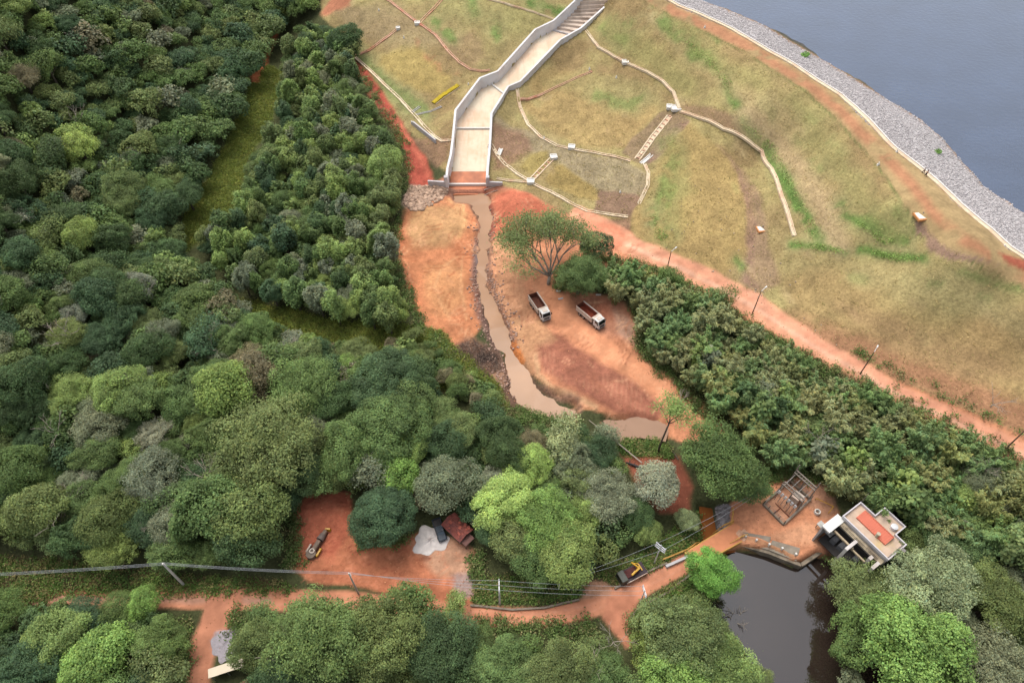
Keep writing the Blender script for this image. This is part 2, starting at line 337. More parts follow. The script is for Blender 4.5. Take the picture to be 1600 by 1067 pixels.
paint([(895,462),(955,462),(988,488),(990,538),(950,525),(900,500)], (188,128,98), 14, 8, 0.85)
paint([(905,470),(950,466),(960,492),(920,500)], (180,100,70), 14, 8, 0.6)
paint([(960,480),(990,500),(992,540),(965,520)], (182,146,122), 8, 6, 0.7)
T = [(812,385),(822,410),(840,440),(870,480),(905,520),(960,560),(1030,598),(1085,640),(1110,670)]
T += [(1140,712), (1172,758)]
stroke(T, [16,18,24,36,40,36,34,32,32,34,34], (228,152,106), 10, 4, 0.9, cls=ROAD)
for du, dv in [(-7,3),(-3,0),(2,-2),(6,-4)]: stroke(off(T[:5], du, dv), 1.6, (238,160,112), 2, 1.5, 0.55)
for du, dv in [(-6,3),(-1,0),(5,-3)]: stroke(off(T[4:], du, dv), 2.0, (236,170,124), 2.5, 1.5, 0.5)
UR = [(905,338),(940,356),(1000,390),(1060,415),(1110,440),(1190,485),(1290,550),(1420,624),(1600,708),(1750,775)]
stroke(UR, [31,33,30,30,38,36,30,30,33,35], (226,158,120), 5, 3, 1.0, cls=ROAD)
stroke(off(UR, 4, -6), 5, (228,150,116), 6, 3, 0.6); stroke(off(UR, 0, 3), 4, (238,186,154), 3, 1.5, 0.7); stroke(off(UR, -4, -3), 2, (240,186,154), 2.5, 1.5, 0.55)
paint([(905,336),(960,352),(985,375),(960,395),(915,372)], (230,142,104), 8, 4, 0.8)
paint([(1160,452),(1192,462),(1206,488),(1180,478)], (232,164,128), 5, 3, 0.9, cls=ROAD)
# banks of the stream
bank = WATERS['stream_pool']
stroke(bank + [bank[0]], 9, (146,108,88), 6, 5, 0.85, patch=0.36)
stroke([(744,385),(742,440),(750,490),(775,545),(792,600)], 12, (140,104,92), 6, 4, 0.85); stroke([(764,350),(764,440),(782,480),(805,540)], 9, (132,96,78), 5, 4, 0.8)
stroke([(758,300),(768,322),(768,360)], 10, (146,76,58), 6, 4, 0.8)
stroke([(744,388),(748,430),(755,466)], 6, (150,140,140), 4, 3, 0.6, patch=0.45)
paint([(700,540),(735,528),(775,545),(795,575),(800,612),(830,645),(790,640),(770,600),(735,570)], (122,92,74), 8, 6, cls=DIRT)
paint([(740,552),(768,550),(775,565),(750,570)], (66,52,48), 6, 5, 0.9)
paint([(755,572),(790,580),(785,600),(765,595)], (186,140,108), 6, 4, 0.7)
paint([(786,536),(806,532),(822,565),(812,572),(796,570)], (216,126,54), 4, 3, 1.0)
# marsh
paint([(408,105),(442,108),(425,190),(388,252),(372,322),(340,348),(292,392),(278,372),(300,318),(340,250),(375,170),(393,128)], (118,130,54), 10, 8, cls=MARSH)
paint([(415,110),(440,112),(428,160),(405,170)], (136,128,56), 10, 6, 0.7)
paint([(360,468),(430,478),(520,503),(600,498),(690,520),(770,595),(790,640),(700,612),(640,562),(560,548),(470,532),(390,505)], (110,110,52), 10, 8, cls=MARSH)
paint([(540,520),(640,535),(700,590),(760,620),(700,610),(640,562),(550,545)], (92,80,52), 12, 8, 0.7)
stroke([(432,52),(422,75),(414,98),(398,122)], [10,8,8,14], (196,112,66), 4, 4, 1.0, cls=DIRT)
paint([(498,22),(520,-5),(560,-20),(545,10),(510,24)], (186,120,86), 5, 5, cls=DIRT)
# lower clearing, yard, roads, verges
paint([(-200,860),(100,872),(300,898),(440,905),(470,925),(300,935),(80,940),(-200,960)], (98,88,54), 8, 6, cls=0)
paint([(60,905),(300,905),(440,912),(440,928),(90,932)], (132,96,66), 10, 10, 0.7, patch=0.48)
paint([(458,792),(500,766),(546,770),(552,830),(562,852),(640,838),(664,828),(722,850),(752,872),(748,905),(740,945),(700,945),(640,928),(560,918),(480,908),(455,890),(460,850)], (198,120,82), 6, 5, cls=DIRT)
paint([(462,800),(500,768),(545,772),(545,830),(520,870),(480,865)], (198,106,76), 10, 6, 0.8)
paint([(640,850),(700,842),(750,875),(742,905),(690,900)], (206,160,126), 12, 8, 0.8)
paint([(705,900),(742,895),(745,930),(715,942)], (168,150,142), 8, 6, 0.8)
for du in (0, 6, 14, 24, 32): stroke([(500 + du, 790), (505 + du * .6, 830), (508 + du * .4, 880)], 1.8, (224,130,92), 2, 3, 0.5)
LR = [(40,938),(90,935),(250,936),(420,936),(520,940),(640,950),(740,962),(850,966),(920,950),(970,930),(1050,890),(1110,858),(1150,830),(1170,795),(1180,765)]
stroke(LR, [12,22,30,34,34,36,32,30,34,38,32,32,34,38,36], (216,142,104), 5, 4, cls=ROAD)
stroke(off(LR[:4], 0, 2), 10, (186,150,128), 8, 3, 0.6); stroke(off(LR[8:], 0, 0), 9, (222,148,110), 8, 3, 0.7)
for dv in (-6, 6): stroke(off(LR, 0, dv), 2, (220,156,124), 2, 2, 0.5)
stroke([(350,940),(335,975),(318,1010),(300,1090)], [60,46,42,48], (200,132,98), 6, 5, cls=ROAD)
paint([(338,985),(365,985),(372,1005),(358,1030),(335,1020),(332,1000)], (166,158,162), 5, 5, 0.95, cls=DIRT)
paint([(950,935),(1000,925),(985,970),(1000,1005),(980,1010),(960,985),(940,965)], (204,132,98), 6, 5, cls=ROAD)
paint([(912,905),(950,905),(955,930),(905,935)], (206,152,120), 6, 5, 0.9, cls=DIRT)
paint([(1140,790),(1178,752),(1232,736),(1292,756),(1310,800),(1305,846),(1290,860),(1242,876),(1160,848),(1120,858)], (222,148,104), 6, 5, cls=DIRT)
paint([(1192,786),(1235,750),(1300,760),(1310,800),(1290,815),(1260,790),(1225,818)], (176,134,106), 8, 6, 0.7)
paint([(1260,815),(1300,830),(1280,850),(1220,850),(1200,835)], (214,158,118), 12, 8, 0.7)
paint([(1285,850),(1330,850),(1360,890),(1335,905),(1300,875)], (160,104,80), 5, 4, 0.95, cls=DIRT)
stroke([(1160,838),(1200,852),(1240,868)], 6, (150,120,86), 5, 4, 0.7)
paint([(1118,792),(1142,788),(1140,815),(1124,836)], (150,140,142), 5, 4, 0.95)
VG = (86,104,50)
paint([(745,905),(860,900),(915,905),(905,935),(850,945),(740,945)], VG, 6, 6, cls=0); paint([(760,925),(900,920),(900,938),(760,945)], (112,96,60), 8, 8, 0.6, patch=0.5)
paint([(930,895),(1000,870),(1085,800),(1098,800),(1100,840),(1040,880),(960,915)], (74,104,48), 6, 5, cls=0)
paint([(985,965),(1060,905),(1100,890),(1150,905),(1125,935),(1060,940),(1000,985)], (96,112,54), 6, 6, cls=0)
paint([(965,705),(1062,715),(1080,760),(1076,805),(1030,802),(990,748)], (158,90,66), 8, 6, cls=DIRT)
paint([(955,660),(1040,690),(1050,715),(970,710)], (88,104,48), 8, 6, cls=0)
paint([(720,1000),(780,985)], VG, 4, 4) if False else None
# wheel ruts and scrape marks left by the machines
for poly, n, c1, c2 in [(PAD, 80, (230,168,120), (176,98,58)), (YARD, 170, (232,170,126), (168,104,72)), ([(462,800),(500,768),(545,772),(550,830),(560,852),(640,838),(700,842),(750,875),(742,925),(640,925),(560,915),(480,905),(458,880)], 80, (226,146,106), (158,76,52))]:
    us = [p[0] for p in poly]; vs = [p[1] for p in poly]; c = 0
    while c < n:
        u, v = rnd.uniform(max(min(us), 0), min(max(us), 1100)), rnd.uniform(min(vs), max(vs))
        if not inside(poly, u, v): continue
        a = rnd.uniform(0, 3.14); l = rnd.uniform(6, 26); b_ = rnd.uniform(-.5, .5); pts_ = [(u, v)]
        for q in range(3): pts_.append((pts_[-1][0] + math.cos(a + b_ * q) * l / 3, pts_[-1][1] + math.sin(a + b_ * q) * l / 3 * .8))
        w_, cc, al = rnd.uniform(1.0, 3.0), c1 if rnd.random() < .55 else c2, rnd.uniform(.3, .75); stroke(pts_, w_, cc, 1.8, 1.5, al); c += 1
        if rnd.random() < .6: stroke(off(pts_, -math.sin(a) * 8, math.cos(a) * 6), w_, cc, 1.8, 1.5, al)
for q in range(26):                                            # planted strips on the brown spoil mound
    f = q / 25; stroke([(842 + 150 * f, 540 + 46 * f), (836 + 172 * f, 585 + 60 * f)], 1.6, (206,150,112), 2, 2, .35, patch=.4)
# overall unevenness of soil and turf colour
dirt = (CLS == DIRT) | (CLS == ROAD)
amp = np.where(dirt, 0.42, np.where(CLS == RIPRAP, 0.1, 0.36))
COL[dirt] *= 1.14; COL[CLS == SLOPE] *= 1.05
COL *= (1 + amp * (NC - 0.5) * 1.6 + amp * (NA - 0.5))[..., None]
_l = (COL @ np.array([.3, .59, .11]))[..., None]; COL = np.where(dirt[..., None], COL * .91 + _l * .09, COL * .88 + _l * .12)      # dust over everything
COL = np.clip(COL, 0.004, 0.9)

# ---------------------------------------------------------------- mesh and material helpers
def np_mesh(name, verts, faces, cols=None, smooth=False):
    """verts (n,3), faces (m,k) arrays -> mesh; cols: dict attribute name -> (n,3)"""
    me = bpy.data.meshes.new(name); n, (m, k) = len(verts), faces.shape
    me.vertices.add(n); me.vertices.foreach_set('co', np.ascontiguousarray(verts, np.float32).ravel())
    me.loops.add(m * k); me.loops.foreach_set('vertex_index', np.ascontiguousarray(faces, np.int32).ravel())
    me.polygons.add(m); me.polygons.foreach_set('loop_start', np.arange(0, m * k, k, dtype=np.int32))
    me.polygons.foreach_set('loop_total', np.full(m, k, np.int32))
    if smooth: me.polygons.foreach_set('use_smooth', np.ones(m, bool))
    me.update(calc_edges=True)
    for an, c in (cols or {}).items():
        at = me.attributes.new(an, 'FLOAT_COLOR', 'POINT')
        at.data.foreach_set('color', np.c_[c, np.ones(n)].astype(np.float32).ravel())
    return me
def link(name, me, parent=None, mat=None, loc=None, rz=None):
    o = bpy.data.objects.new(name, me); C.objects.link(o)
    if mat is not None and me is not None:
        me.materials.clear()
        for q in (mat if isinstance(mat, (list, tuple)) else [mat]): me.materials.append(q)
    if parent is not None: o.parent = parent
    if loc is not None: o.location = loc
    if rz is not None: o.rotation_euler = (0, 0, rz)
    return o
def tag(o, label=None, cat=None, group=None, kind=None):
    if label: o['label'] = label
    if cat: o['category'] = cat
    if group: o['group'] = group
    if kind: o['kind'] = kind
    return o
def thing(name, label, cat, loc, rz=0, group=None):
    o = bpy.data.objects.new(name, None); C.objects.link(o); o.location = loc; o.rotation_euler = (0, 0, rz)
    o.empty_display_size = 0.3
    return tag(o, label, cat, group)

class MB:
    def __init__(s): s.v, s.f, s.m = [], [], []
    def add(s, vs, fs, mi=0):
        b = len(s.v); s.v += [tuple(map(float, q)) for q in vs]; s.f += [tuple(b + i for i in f) for f in fs]; s.m += [mi] * len(fs); return s
    def box(s, c, d, rz=0, mi=0, taper=(1, 1)):
        x, y, z = d[0] / 2, d[1] / 2, d[2] / 2; vs = []
        for k, sz in ((1, -z), (0, z)):
            tx, ty = (1, 1) if k else taper
            for sx, sy in ((-1, -1), (1, -1), (1, 1), (-1, 1)):
                px, py = sx * x * tx, sy * y * ty
                vs.append((c[0] + px * math.cos(rz) - py * math.sin(rz), c[1] + px * math.sin(rz) + py * math.cos(rz), c[2] + sz))
        return s.add(vs, [(3, 2, 1, 0), (4, 5, 6, 7), (0, 1, 5, 4), (1, 2, 6, 5), (2, 3, 7, 6), (3, 0, 4, 7)], mi)
    def beam(s, p, q, w, h, mi=0):
        p, q = Vector(p), Vector(q); d = (q - p).normalized(); a = d.cross(Vector((0, 0, 1)))
        if a.length < 1e-3: a = Vector((1, 0, 0))
        a.normalize(); b = a.cross(d).normalized(); vs = []
        for e in (p, q):
            for sa, sb in ((-1, -1), (1, -1), (1, 1), (-1, 1)): vs.append(e + a * sa * w / 2 + b * sb * h / 2)
        return s.add(vs, [(0, 1, 2, 3), (7, 6, 5, 4), (0, 4, 5, 1), (1, 5, 6, 2), (2, 6, 7, 3), (3, 7, 4, 0)], mi)
    def tube(s, pts, r, n=6, mi=0):
        pts = [Vector(p) for p in pts]; rs = r if isinstance(r, (list, tuple)) else [r] * len(pts); vs = []; fs = []
        for i, p in enumerate(pts):
            d = (pts[min(i + 1, len(pts) - 1)] - pts[max(i - 1, 0)]).normalized()
            a = d.cross(Vector((0, 0, 1))) if abs(d.z) < 0.95 else d.cross(Vector((1, 0, 0)))
            a.normalize(); b = d.cross(a)
            for k in range(n): t = 2 * math.pi * k / n; vs.append(p + a * math.cos(t) * rs[i] + b * math.sin(t) * rs[i])
        for i in range(len(pts) - 1):
            for k in range(n): fs.append((i * n + k, i * n + (k + 1) % n, (i + 1) * n + (k + 1) % n, (i + 1) * n + k))
        fs.append(tuple(range(n - 1, -1, -1))); fs.append(tuple((len(pts) - 1) * n + k for k in range(n)))
        return s.add(vs, fs, mi)
    def cyl(s, c, r, h, axis='z', n=14, mi=0, r2=None):
        c = Vector(c); d = {'x': Vector((1, 0, 0)), 'y': Vector((0, 1, 0)), 'z': Vector((0, 0, 1))}[axis]
        return s.tube([c - d * h / 2, c + d * h / 2], [r, r if r2 is None else r2], n, mi)
    def prism(s, poly, z0, z1, mi=0):
        n = len(poly); vs = [(p[0], p[1], z0) for p in poly] + [(p[0], p[1], z1) for p in poly]
        ar = sum(poly[i][0] * poly[(i + 1) % n][1] - poly[(i + 1) % n][0] * poly[i][1] for i in range(n))
        fs = [tuple(range(n - 1, -1, -1)), tuple(range(n, 2 * n))] + [(i, (i + 1) % n, n + (i + 1) % n, n + i) for i in range(n)]
        if ar < 0: fs = [f[::-1] for f in fs]
        return s.add(vs, fs, mi)
    def build(s, name, mat, parent=None, loc=None, rz=None, smooth=False):
        me = bpy.data.meshes.new(name); me.from_pydata(s.v, [], s.f)
        if smooth: me.polygons.foreach_set('use_smooth', [True] * len(s.f))
        o = link(name, me, parent, mat, loc, rz)
        if isinstance(mat, (list, tuple)): me.polygons.foreach_set('material_index', s.m)
        me.update(); return o

def material(name, c, rough=0.8, var=0.18, scale=1.5, metal=0.0, bump=0.0, stain=None, stain_amt=0.5, spec=0.3):
    m = bpy.data.materials.new(name); m.use_nodes = True; n = m.node_tree.nodes; L = m.node_tree.links; b = n['Principled BSDF']
    b.inputs['Roughness'].default_value = rough; b.inputs['Metallic'].default_value = metal; b.inputs['Specular IOR Level'].default_value = spec
    tc = n.new('ShaderNodeTexCoord'); no = n.new('ShaderNodeTexNoise'); no.inputs['Scale'].default_value = scale; no.inputs['Detail'].default_value = 6
    L.new(tc.outputs['Object'], no.inputs['Vector'])
    a = alb(c); rp = n.new('ShaderNodeValToRGB'); rp.color_ramp.elements[0].position = 0.3; rp.color_ramp.elements[1].position = 0.7
    rp.color_ramp.elements[0].color = (*(a * (1 - var)), 1); rp.color_ramp.elements[1].color = (*np.minimum(a * (1 + var), 0.9), 1)
    L.new(no.outputs['Fac'], rp.inputs['Fac']); out = rp.outputs['Color']
    if stain is not None:
        n2 = n.new('ShaderNodeTexNoise'); n2.inputs['Scale'].default_value = scale * 0.35; n2.inputs['Detail'].default_value = 8; L.new(tc.outputs['Object'], n2.inputs['Vector'])
        r2 = n.new('ShaderNodeValToRGB'); r2.color_ramp.elements[0].position = 0.48; r2.color_ramp.elements[1].position = 0.66
        r2.color_ramp.elements[1].color = (stain_amt,) * 3 + (1,)
        mx = n.new('ShaderNodeMix'); mx.data_type = 'RGBA'; mx.inputs[7].default_value = (*alb(stain), 1)
        L.new(n2.outputs['Fac'], r2.inputs['Fac']); L.new(r2.outputs['Color'], mx.inputs[0]); L.new(out, mx.inputs[6]); out = mx.outputs[2]
    L.new(out, b.inputs['Base Color'])
    if bump:
        bp = n.new('ShaderNodeBump'); bp.inputs['Strength'].default_value = bump; bp.inputs['Distance'].default_value = 0.1
        L.new(no.outputs['Fac'], bp.inputs['Height']); L.new(bp.outputs['Normal'], b.inputs['Normal'])
    return m
def ground_material(name, fine=1.2, amt=0.3, bump=0.5, dist=0.25, vor=0.0):
    m = bpy.data.materials.new(name); m.use_nodes = True; n = m.node_tree.nodes; L = m.node_tree.links; b = n['Principled BSDF']
    b.inputs['Roughness'].default_value = 0.95; b.inputs['Specular IOR Level'].default_value = 0.1
    at = n.new('ShaderNodeAttribute'); at.attribute_name = 'soil'
    tc = n.new('ShaderNodeTexCoord'); no = n.new('ShaderNodeTexNoise'); no.inputs['Scale'].default_value = fine; no.inputs['Detail'].default_value = 8; no.inputs['Roughness'].default_value = 0.7
    L.new(tc.outputs['Object'], no.inputs['Vector'])
    mr = n.new('ShaderNodeMapRange'); mr.inputs[1].default_value = 0.3; mr.inputs[2].default_value = 0.7; mr.inputs[3].default_value = 1 - amt; mr.inputs[4].default_value = 1 + amt
    L.new(no.outputs['Fac'], mr.inputs[0]); hgt_out = no.outputs['Fac']; fac = mr.outputs[0]
    if vor:
        vo = n.new('ShaderNodeTexVoronoi'); vo.inputs['Scale'].default_value = vor; L.new(tc.outputs['Object'], vo.inputs['Vector'])
        m2 = n.new('ShaderNodeMapRange'); m2.inputs[3].default_value = 0.72; m2.inputs[4].default_value = 1.12; L.new(vo.outputs['Color'], m2.inputs[0])
        mm = n.new('ShaderNodeMath'); mm.operation = 'MULTIPLY'; L.new(fac, mm.inputs[0]); L.new(m2.outputs[0], mm.inputs[1]); fac = mm.outputs[0]
    mx = n.new('ShaderNodeVectorMath'); mx.operation = 'SCALE'; L.new(at.outputs['Color'], mx.inputs[0]); L.new(fac, mx.inputs['Scale'])
    L.new(mx.outputs['Vector'], b.inputs['Base Color'])
    bp = n.new('ShaderNodeBump'); bp.inputs['Strength'].default_value = bump; bp.inputs['Distance'].default_value = dist
    L.new(hgt_out, bp.inputs['Height']); L.new(bp.outputs['Normal'], b.inputs['Normal'])
    return m
def water_material(name, c, rough=0.08, wave=0.0, wscale=0.5, spec=0.5, ior=1.33):
    m = bpy.data.materials.new(name); m.use_nodes = True; n = m.node_tree.nodes; L = m.node_tree.links; b = n['Principled BSDF']
    b.inputs['Base Color'].default_value = (*alb(c), 1); b.inputs['Roughness'].default_value = rough; b.inputs['IOR'].default_value = ior; b.inputs['Specular IOR Level'].default_value = spec
    tc = n.new('ShaderNodeTexCoord'); no = n.new('ShaderNodeTexNoise'); no.inputs['Scale'].default_value = wscale; no.inputs['Detail'].default_value = 4
    L.new(tc.outputs['Object'], no.inputs['Vector'])
    n2 = n.new('ShaderNodeTexNoise'); n2.inputs['Scale'].default_value = 0.08; n2.inputs['Detail'].default_value = 5; L.new(tc.outputs['Object'], n2.inputs['Vector'])
    mr = n.new('ShaderNodeMapRange'); mr.inputs[1].default_value = .3; mr.inputs[2].default_value = .7; mr.inputs[3].default_value = 0.85; mr.inputs[4].default_value = 1.12
    vm = n.new('ShaderNodeVectorMath'); vm.operation = 'SCALE'; vm.inputs[0].default_value = alb(c); L.new(n2.outputs['Fac'], mr.inputs[0]); L.new(mr.outputs[0], vm.inputs['Scale']); L.new(vm.outputs['Vector'], b.inputs['Base Color'])
    if wave:
        bp = n.new('ShaderNodeBump'); bp.inputs['Strength'].default_value = wave; bp.inputs['Distance'].default_value = 0.08
        L.new(no.outputs['Fac'], bp.inputs['Height']); L.new(bp.outputs['Normal'], b.inputs['Normal'])
    return m

# ---------------------------------------------------------------- the ground, cut into its named surfaces
ny, nx = XX.shape
idx = np.arange(ny * nx).reshape(ny, nx)
quads = np.stack([idx[:-1, :-1], idx[:-1, 1:], idx[1:, 1:], idx[1:, :-1]], -1).reshape(-1, 4)
fcls = CLS[:-1, :-1].ravel()
allv = np.stack([XX.ravel(), YY.ravel(), Z.ravel()], 1); allc = COL.reshape(-1, 3)
GM = {0: ground_material('forest_floor_soil', 1.6, .45, .8), SLOPE: ground_material('thin_turf', 1.6, .34, .8, .25), DIRT: ground_material('bare_earth', 1.1, .24, .7, .3),
      ROAD: ground_material('rolled_dirt', 0.8, .12, .4, .15), MARSH: ground_material('marsh_soil', 1.4, .45, .9, .4), RIPRAP: ground_material('dumped_stone', 2.0, .2, .8, .35, 2.0),
      CRESTP: ground_material('worn_turf', 1.2, .2, .4, .15)}
for c, nm in {0: 'ground', SLOPE: 'terrain', DIRT: 'bare_ground', ROAD: 'dirt_road', MARSH: 'marsh_ground', RIPRAP: 'stone_slope', CRESTP: 'crest_path'}.items():
    fq = quads[fcls == c]; used, inv = np.unique(fq, return_inverse=True)
    o = link(nm, np_mesh(nm, allv[used], inv.reshape(-1, 4), {'soil': allc[used]}, True), None, GM[c]); tag(o, kind='structure')

# ---------------------------------------------------------------- water
def sheet(name, poly, mat, level=None, dz=-0.45):
    cu, cv = np.mean([p[0] for p in poly]), np.mean([p[1] for p in poly]); n_ = len(poly); q = []
    ar = sum(poly[i][0] * poly[(i + 1) % n_][1] - poly[(i + 1) % n_][0] * poly[i][1] for i in range(n_)); sg = 1 if ar > 0 else -1
    for i in range(n_):                                         # the sheet runs a little way in under the banks
        a, b = poly[i - 1], poly[(i + 1) % n_]; dx, dy = b[0] - a[0], b[1] - a[1]; l_ = math.hypot(dx, dy) + 1e-6; q.append((poly[i][0] + sg * dy / l_ * 5, poly[i][1] - sg * dx / l_ * 5))
    poly = q if level is None else poly
    if level is not None: vs = [at_z(u, v, level) for u, v in poly]
    else:
        vs = []
        for u, v in poly:
            z = 2.0
            for _ in range(12): p = at_z(u, v, z); z = float(h_base(p[0], p[1])) + dz
            vs.append(at_z(u, v, z))
    me = bpy.data.meshes.new(name); bm = bmesh.new(); bv = [bm.verts.new(v) for v in vs]; f = bm.faces.new(bv)
    if f.normal.z < 0: f.normal_flip()
    bmesh.ops.triangulate(bm, faces=bm.faces[:]); bm.to_mesh(me); bm.free()
    for p in me.polygons:
        if p.normal.z < 0: p.flip()
    return tag(link(name, me, None, mat), kind='structure')
muddy = water_material('muddy_water', (188,146,112), 0.12, 0.25, 1.2, 0.35)
sheet('stream_water', WATERS['stream_pool'], muddy, None, -0.62)
sheet('pool_water', WATERS['muddy_pool'], water_material('muddy_pool_water', (176,140,114), 0.1, 0.1, 1.0, 0.4), 0.42, 0)
sheet('creek_water', WATERS['bridge_creek'], water_material('creek_brown_water', (150,92,50), 0.1, 0.1, 1.0), WZ['bridge_creek'])
sheet('pond_water', WATERS['pond'], water_material('pond_dark_water', (52,42,36), 0.02, 0.03, 0.6, 0.5, 1.8), WZ['pond'])
lake = [tuple(at_z(u, v, 26)[:2]) for u, v in SHORE]
a0, a1 = np.array(lake[0]), np.array(lake[-1])
cl = [tuple(at_z(u, v, 26)[:2]) for u, v in CREST]
lp = [(-260, 700)] + cl[:-1] + [(140, 95), (420, 60), (1600, 0), (1600, 2200), (-260, 2200)]
me = bpy.data.meshes.new('reservoir_water'); me.from_pydata([(x, y, 26.0) for x, y in lp], [], [tuple(range(len(lp)))])
bm = bmesh.new(); bm.from_mesh(me); bmesh.ops.triangulate(bm, faces=bm.faces[:]); bmesh.ops.recalc_face_normals(bm, faces=bm.faces[:]); bm.to_mesh(me); bm.free()
for p in me.polygons:
    if p.normal.z < 0: p.flip()
tag(link('reservoir_water', me, None, water_material('lake_water', (66,82,108), 0.10, 1.0, 0.8, 0.5, 1.82)), kind='structure')

# ---------------------------------------------------------------- common materials
M = {}
M['concrete'] = material('pale_concrete', (212,208,208), 0.85, .08, 0.8, stain=(190,150,120), stain_amt=.25)
M['concrete_in'] = material('chute_wall_concrete', (246,243,242), 0.85, .05, 0.6, stain=(214,190,170), stain_amt=.3)
M['drain'] = material('mortar', (250,228,194), 0.9, .1, 0.9, stain=(230,172,136), stain_amt=.5)
M['drain_red'] = material('mortar_red_dust', (236,188,158), 0.9, .12, 0.9, stain=(222,134,104), stain_amt=.7)
M['box'] = material('white_cement', (250,244,234), 0.85, .06, 2)
M['white'] = material('white_paint', (238,236,230), 0.45, .05, 1.5, spec=.5)
M['offwhite'] = material('dusty_white_paint', (232,214,196), 0.55, .08, 1.2, stain=(196,136,100), stain_amt=.6)
M['glass'] = material('dark_glass', (30,34,38), 0.08, .05, 1, spec=.6)
M['black'] = material('tyre_rubber', (42,38,36), 0.9, .15, 3)
M['steel_dark'] = material('dark_steel', (70,66,66), 0.6, .15, 2, metal=.3)
M['rust'] = material('rusty_steel', (120,70,52), 0.8, .25, 1.5)
M['rusty_load'] = material('red_earth_residue', (150,70,48), 0.95, .25, 1.5)
M['galv'] = material('galvanised_steel', (150,144,138), 0.5, .12, 2, metal=.2)
M['pole'] = material('concrete_pole', (240,234,224), 0.85, .1, 1.5)
M['wood'] = material('weathered_pole', (112,92,72), 0.9, .2, 2)
M['cable'] = material('aluminium_cable', (196,198,200), 0.4, .05, 1, metal=.2)
M['ceramic'] = material('white_insulator', (236,236,236), 0.3, .04, 2, spec=.6)
M['yellow'] = material('yellow_paint', (226,172,30), 0.45, .1, 1.5, spec=.5, stain=(170,120,40), stain_amt=.4)
M['rail'] = material('yellow_rail_paint', (232,176,90), 0.6, .1, 1.5)
M['bark'] = material('grey_bark', (104,92,80), 0.95, .3, 2, bump=.5)
M['bark_pale'] = material('pale_bark', (178,166,150), 0.95, .2, 2)
M['deadwood'] = material('bleached_wood', (190,176,160), 0.95, .2, 2)
M['brick_wall'] = material('old_wall_render', (150,136,120), 0.9, .2, 1.2)
M['stone'] = material('grey_stone', (196,190,188), 0.95, .22, .8)
M['mudstone'] = material('dark_stream_stone', (126,108,102), 0.95, .3, .8)
M['sand'] = material('white_sand', (252,240,232), 0.95, .08, 1.5, bump=.4)

# ---------------------------------------------------------------- concrete spillway: floor, side walls, sills, steps
def wall_h(i, n): t = i / (n - 1); return 3.2 + 1.5 * t
def floor_material():
    m = bpy.data.materials.new('chute_floor_concrete'); m.use_nodes = True; n = m.node_tree.nodes; L = m.node_tree.links; b = n['Principled BSDF']; b.inputs['Roughness'].default_value = .85
    tc = n.new('ShaderNodeTexCoord'); n1 = n.new('ShaderNodeTexNoise'); n1.inputs['Scale'].default_value = .12; n1.inputs['Detail'].default_value = 7; n1.inputs['Roughness'].default_value = .65
    L.new(tc.outputs['Object'], n1.inputs['Vector'])
    r = n.new('ShaderNodeValToRGB'); e = r.color_ramp.elements; e[0].position = .36; e[0].color = (*alb((250,212,178)), 1); e[1].position = .56; e[1].color = (*alb((255,236,206)), 1)
    L.new(n1.outputs['Fac'], r.inputs['Fac'])
    mp = n.new('ShaderNodeMapping'); mp.inputs['Scale'].default_value = (1.0, .06, 1); L.new(tc.outputs['Object'], mp.inputs['Vector'])
    n2 = n.new('ShaderNodeTexNoise'); n2.inputs['Scale'].default_value = .9; n2.inputs['Detail'].default_value = 4; L.new(mp.outputs[0], n2.inputs['Vector'])
    r2 = n.new('ShaderNodeValToRGB'); r2.color_ramp.elements[0].position = .5; r2.color_ramp.elements[1].position = .75; r2.color_ramp.elements[1].color = (.45,.45,.45,1)
    L.new(n2.outputs['Fac'], r2.inputs['Fac'])
    mx = n.new('ShaderNodeMix'); mx.data_type = 'RGBA'; mx.inputs[7].default_value = (*alb((222,178,140)), 1)
    L.new(r2.outputs['Color'], mx.inputs[0]); L.new(r.outputs['Color'], mx.inputs[6]); L.new(mx.outputs[2], b.inputs['Base Color'])
    return m
M['floor'] = floor_material()
M['silt'] = material('orange_silt', (226,140,96), .6, .15, .5, stain=(170,104,74), stain_amt=.8)
M['step'] = material('stained_step_concrete', (240,218,198), .9, .12, .8, stain=(164,142,124), stain_amt=.7)
spw = thing('spillway', 'pale concrete spillway chute with grey side walls running down the grass slope', 'spillway', tuple((SPL[-1] + SPR[-1]) / 2 - np.array([0, 0, 5])))
O = spw.location
def loc(p): return Vector(p) - O
nS = len(SPL); WT = 0.62
def side(pts, sgn):
    outer, inner = [], []
    for i in range(nS):
        a = np.array(pts[max(i - 1, 0)]); b = np.array(pts[min(i + 1, nS - 1)]); d = (b - a)[:2]; d /= np.hypot(*d)
        nrm = np.array([-d[1], d[0]]) * sgn        # towards the channel
        p = np.array(pts[i]); outer.append(np.array([p[0] - nrm[0] * .3, p[1] - nrm[1] * .3, p[2]])); inner.append(np.array([p[0] + nrm[0] * (WT - .25), p[1] + nrm[1] * (WT - .25), p[2]]))
    return outer, inner
Lo, Li = side(SPL, 1); Ro, Ri = side(SPR, -1)
def wall(name, outer, inner):
    mb = MB()
    for i in range(nS - 1):
        h0, h1 = wall_h(i, nS), wall_h(i + 1, nS); q = []
        for p, h in ((outer[i], h0), (inner[i], h0), (inner[i + 1], h1), (outer[i + 1], h1)): q.append((loc(p), loc(p - np.array([0, 0, h + 1.2]))))
        vs = [a for a, b in q] + [b for a, b in q]
        mb.add(vs, [(0, 1, 2, 3), (7, 6, 5, 4), (0, 3, 7, 4), (1, 5, 6, 2)] + ([(0, 4, 5, 1)] if i == 0 else []) + ([(3, 2, 6, 7)] if i == nS - 2 else []))
    bmx = mb.build(name, M['concrete_in'], spw); return bmx
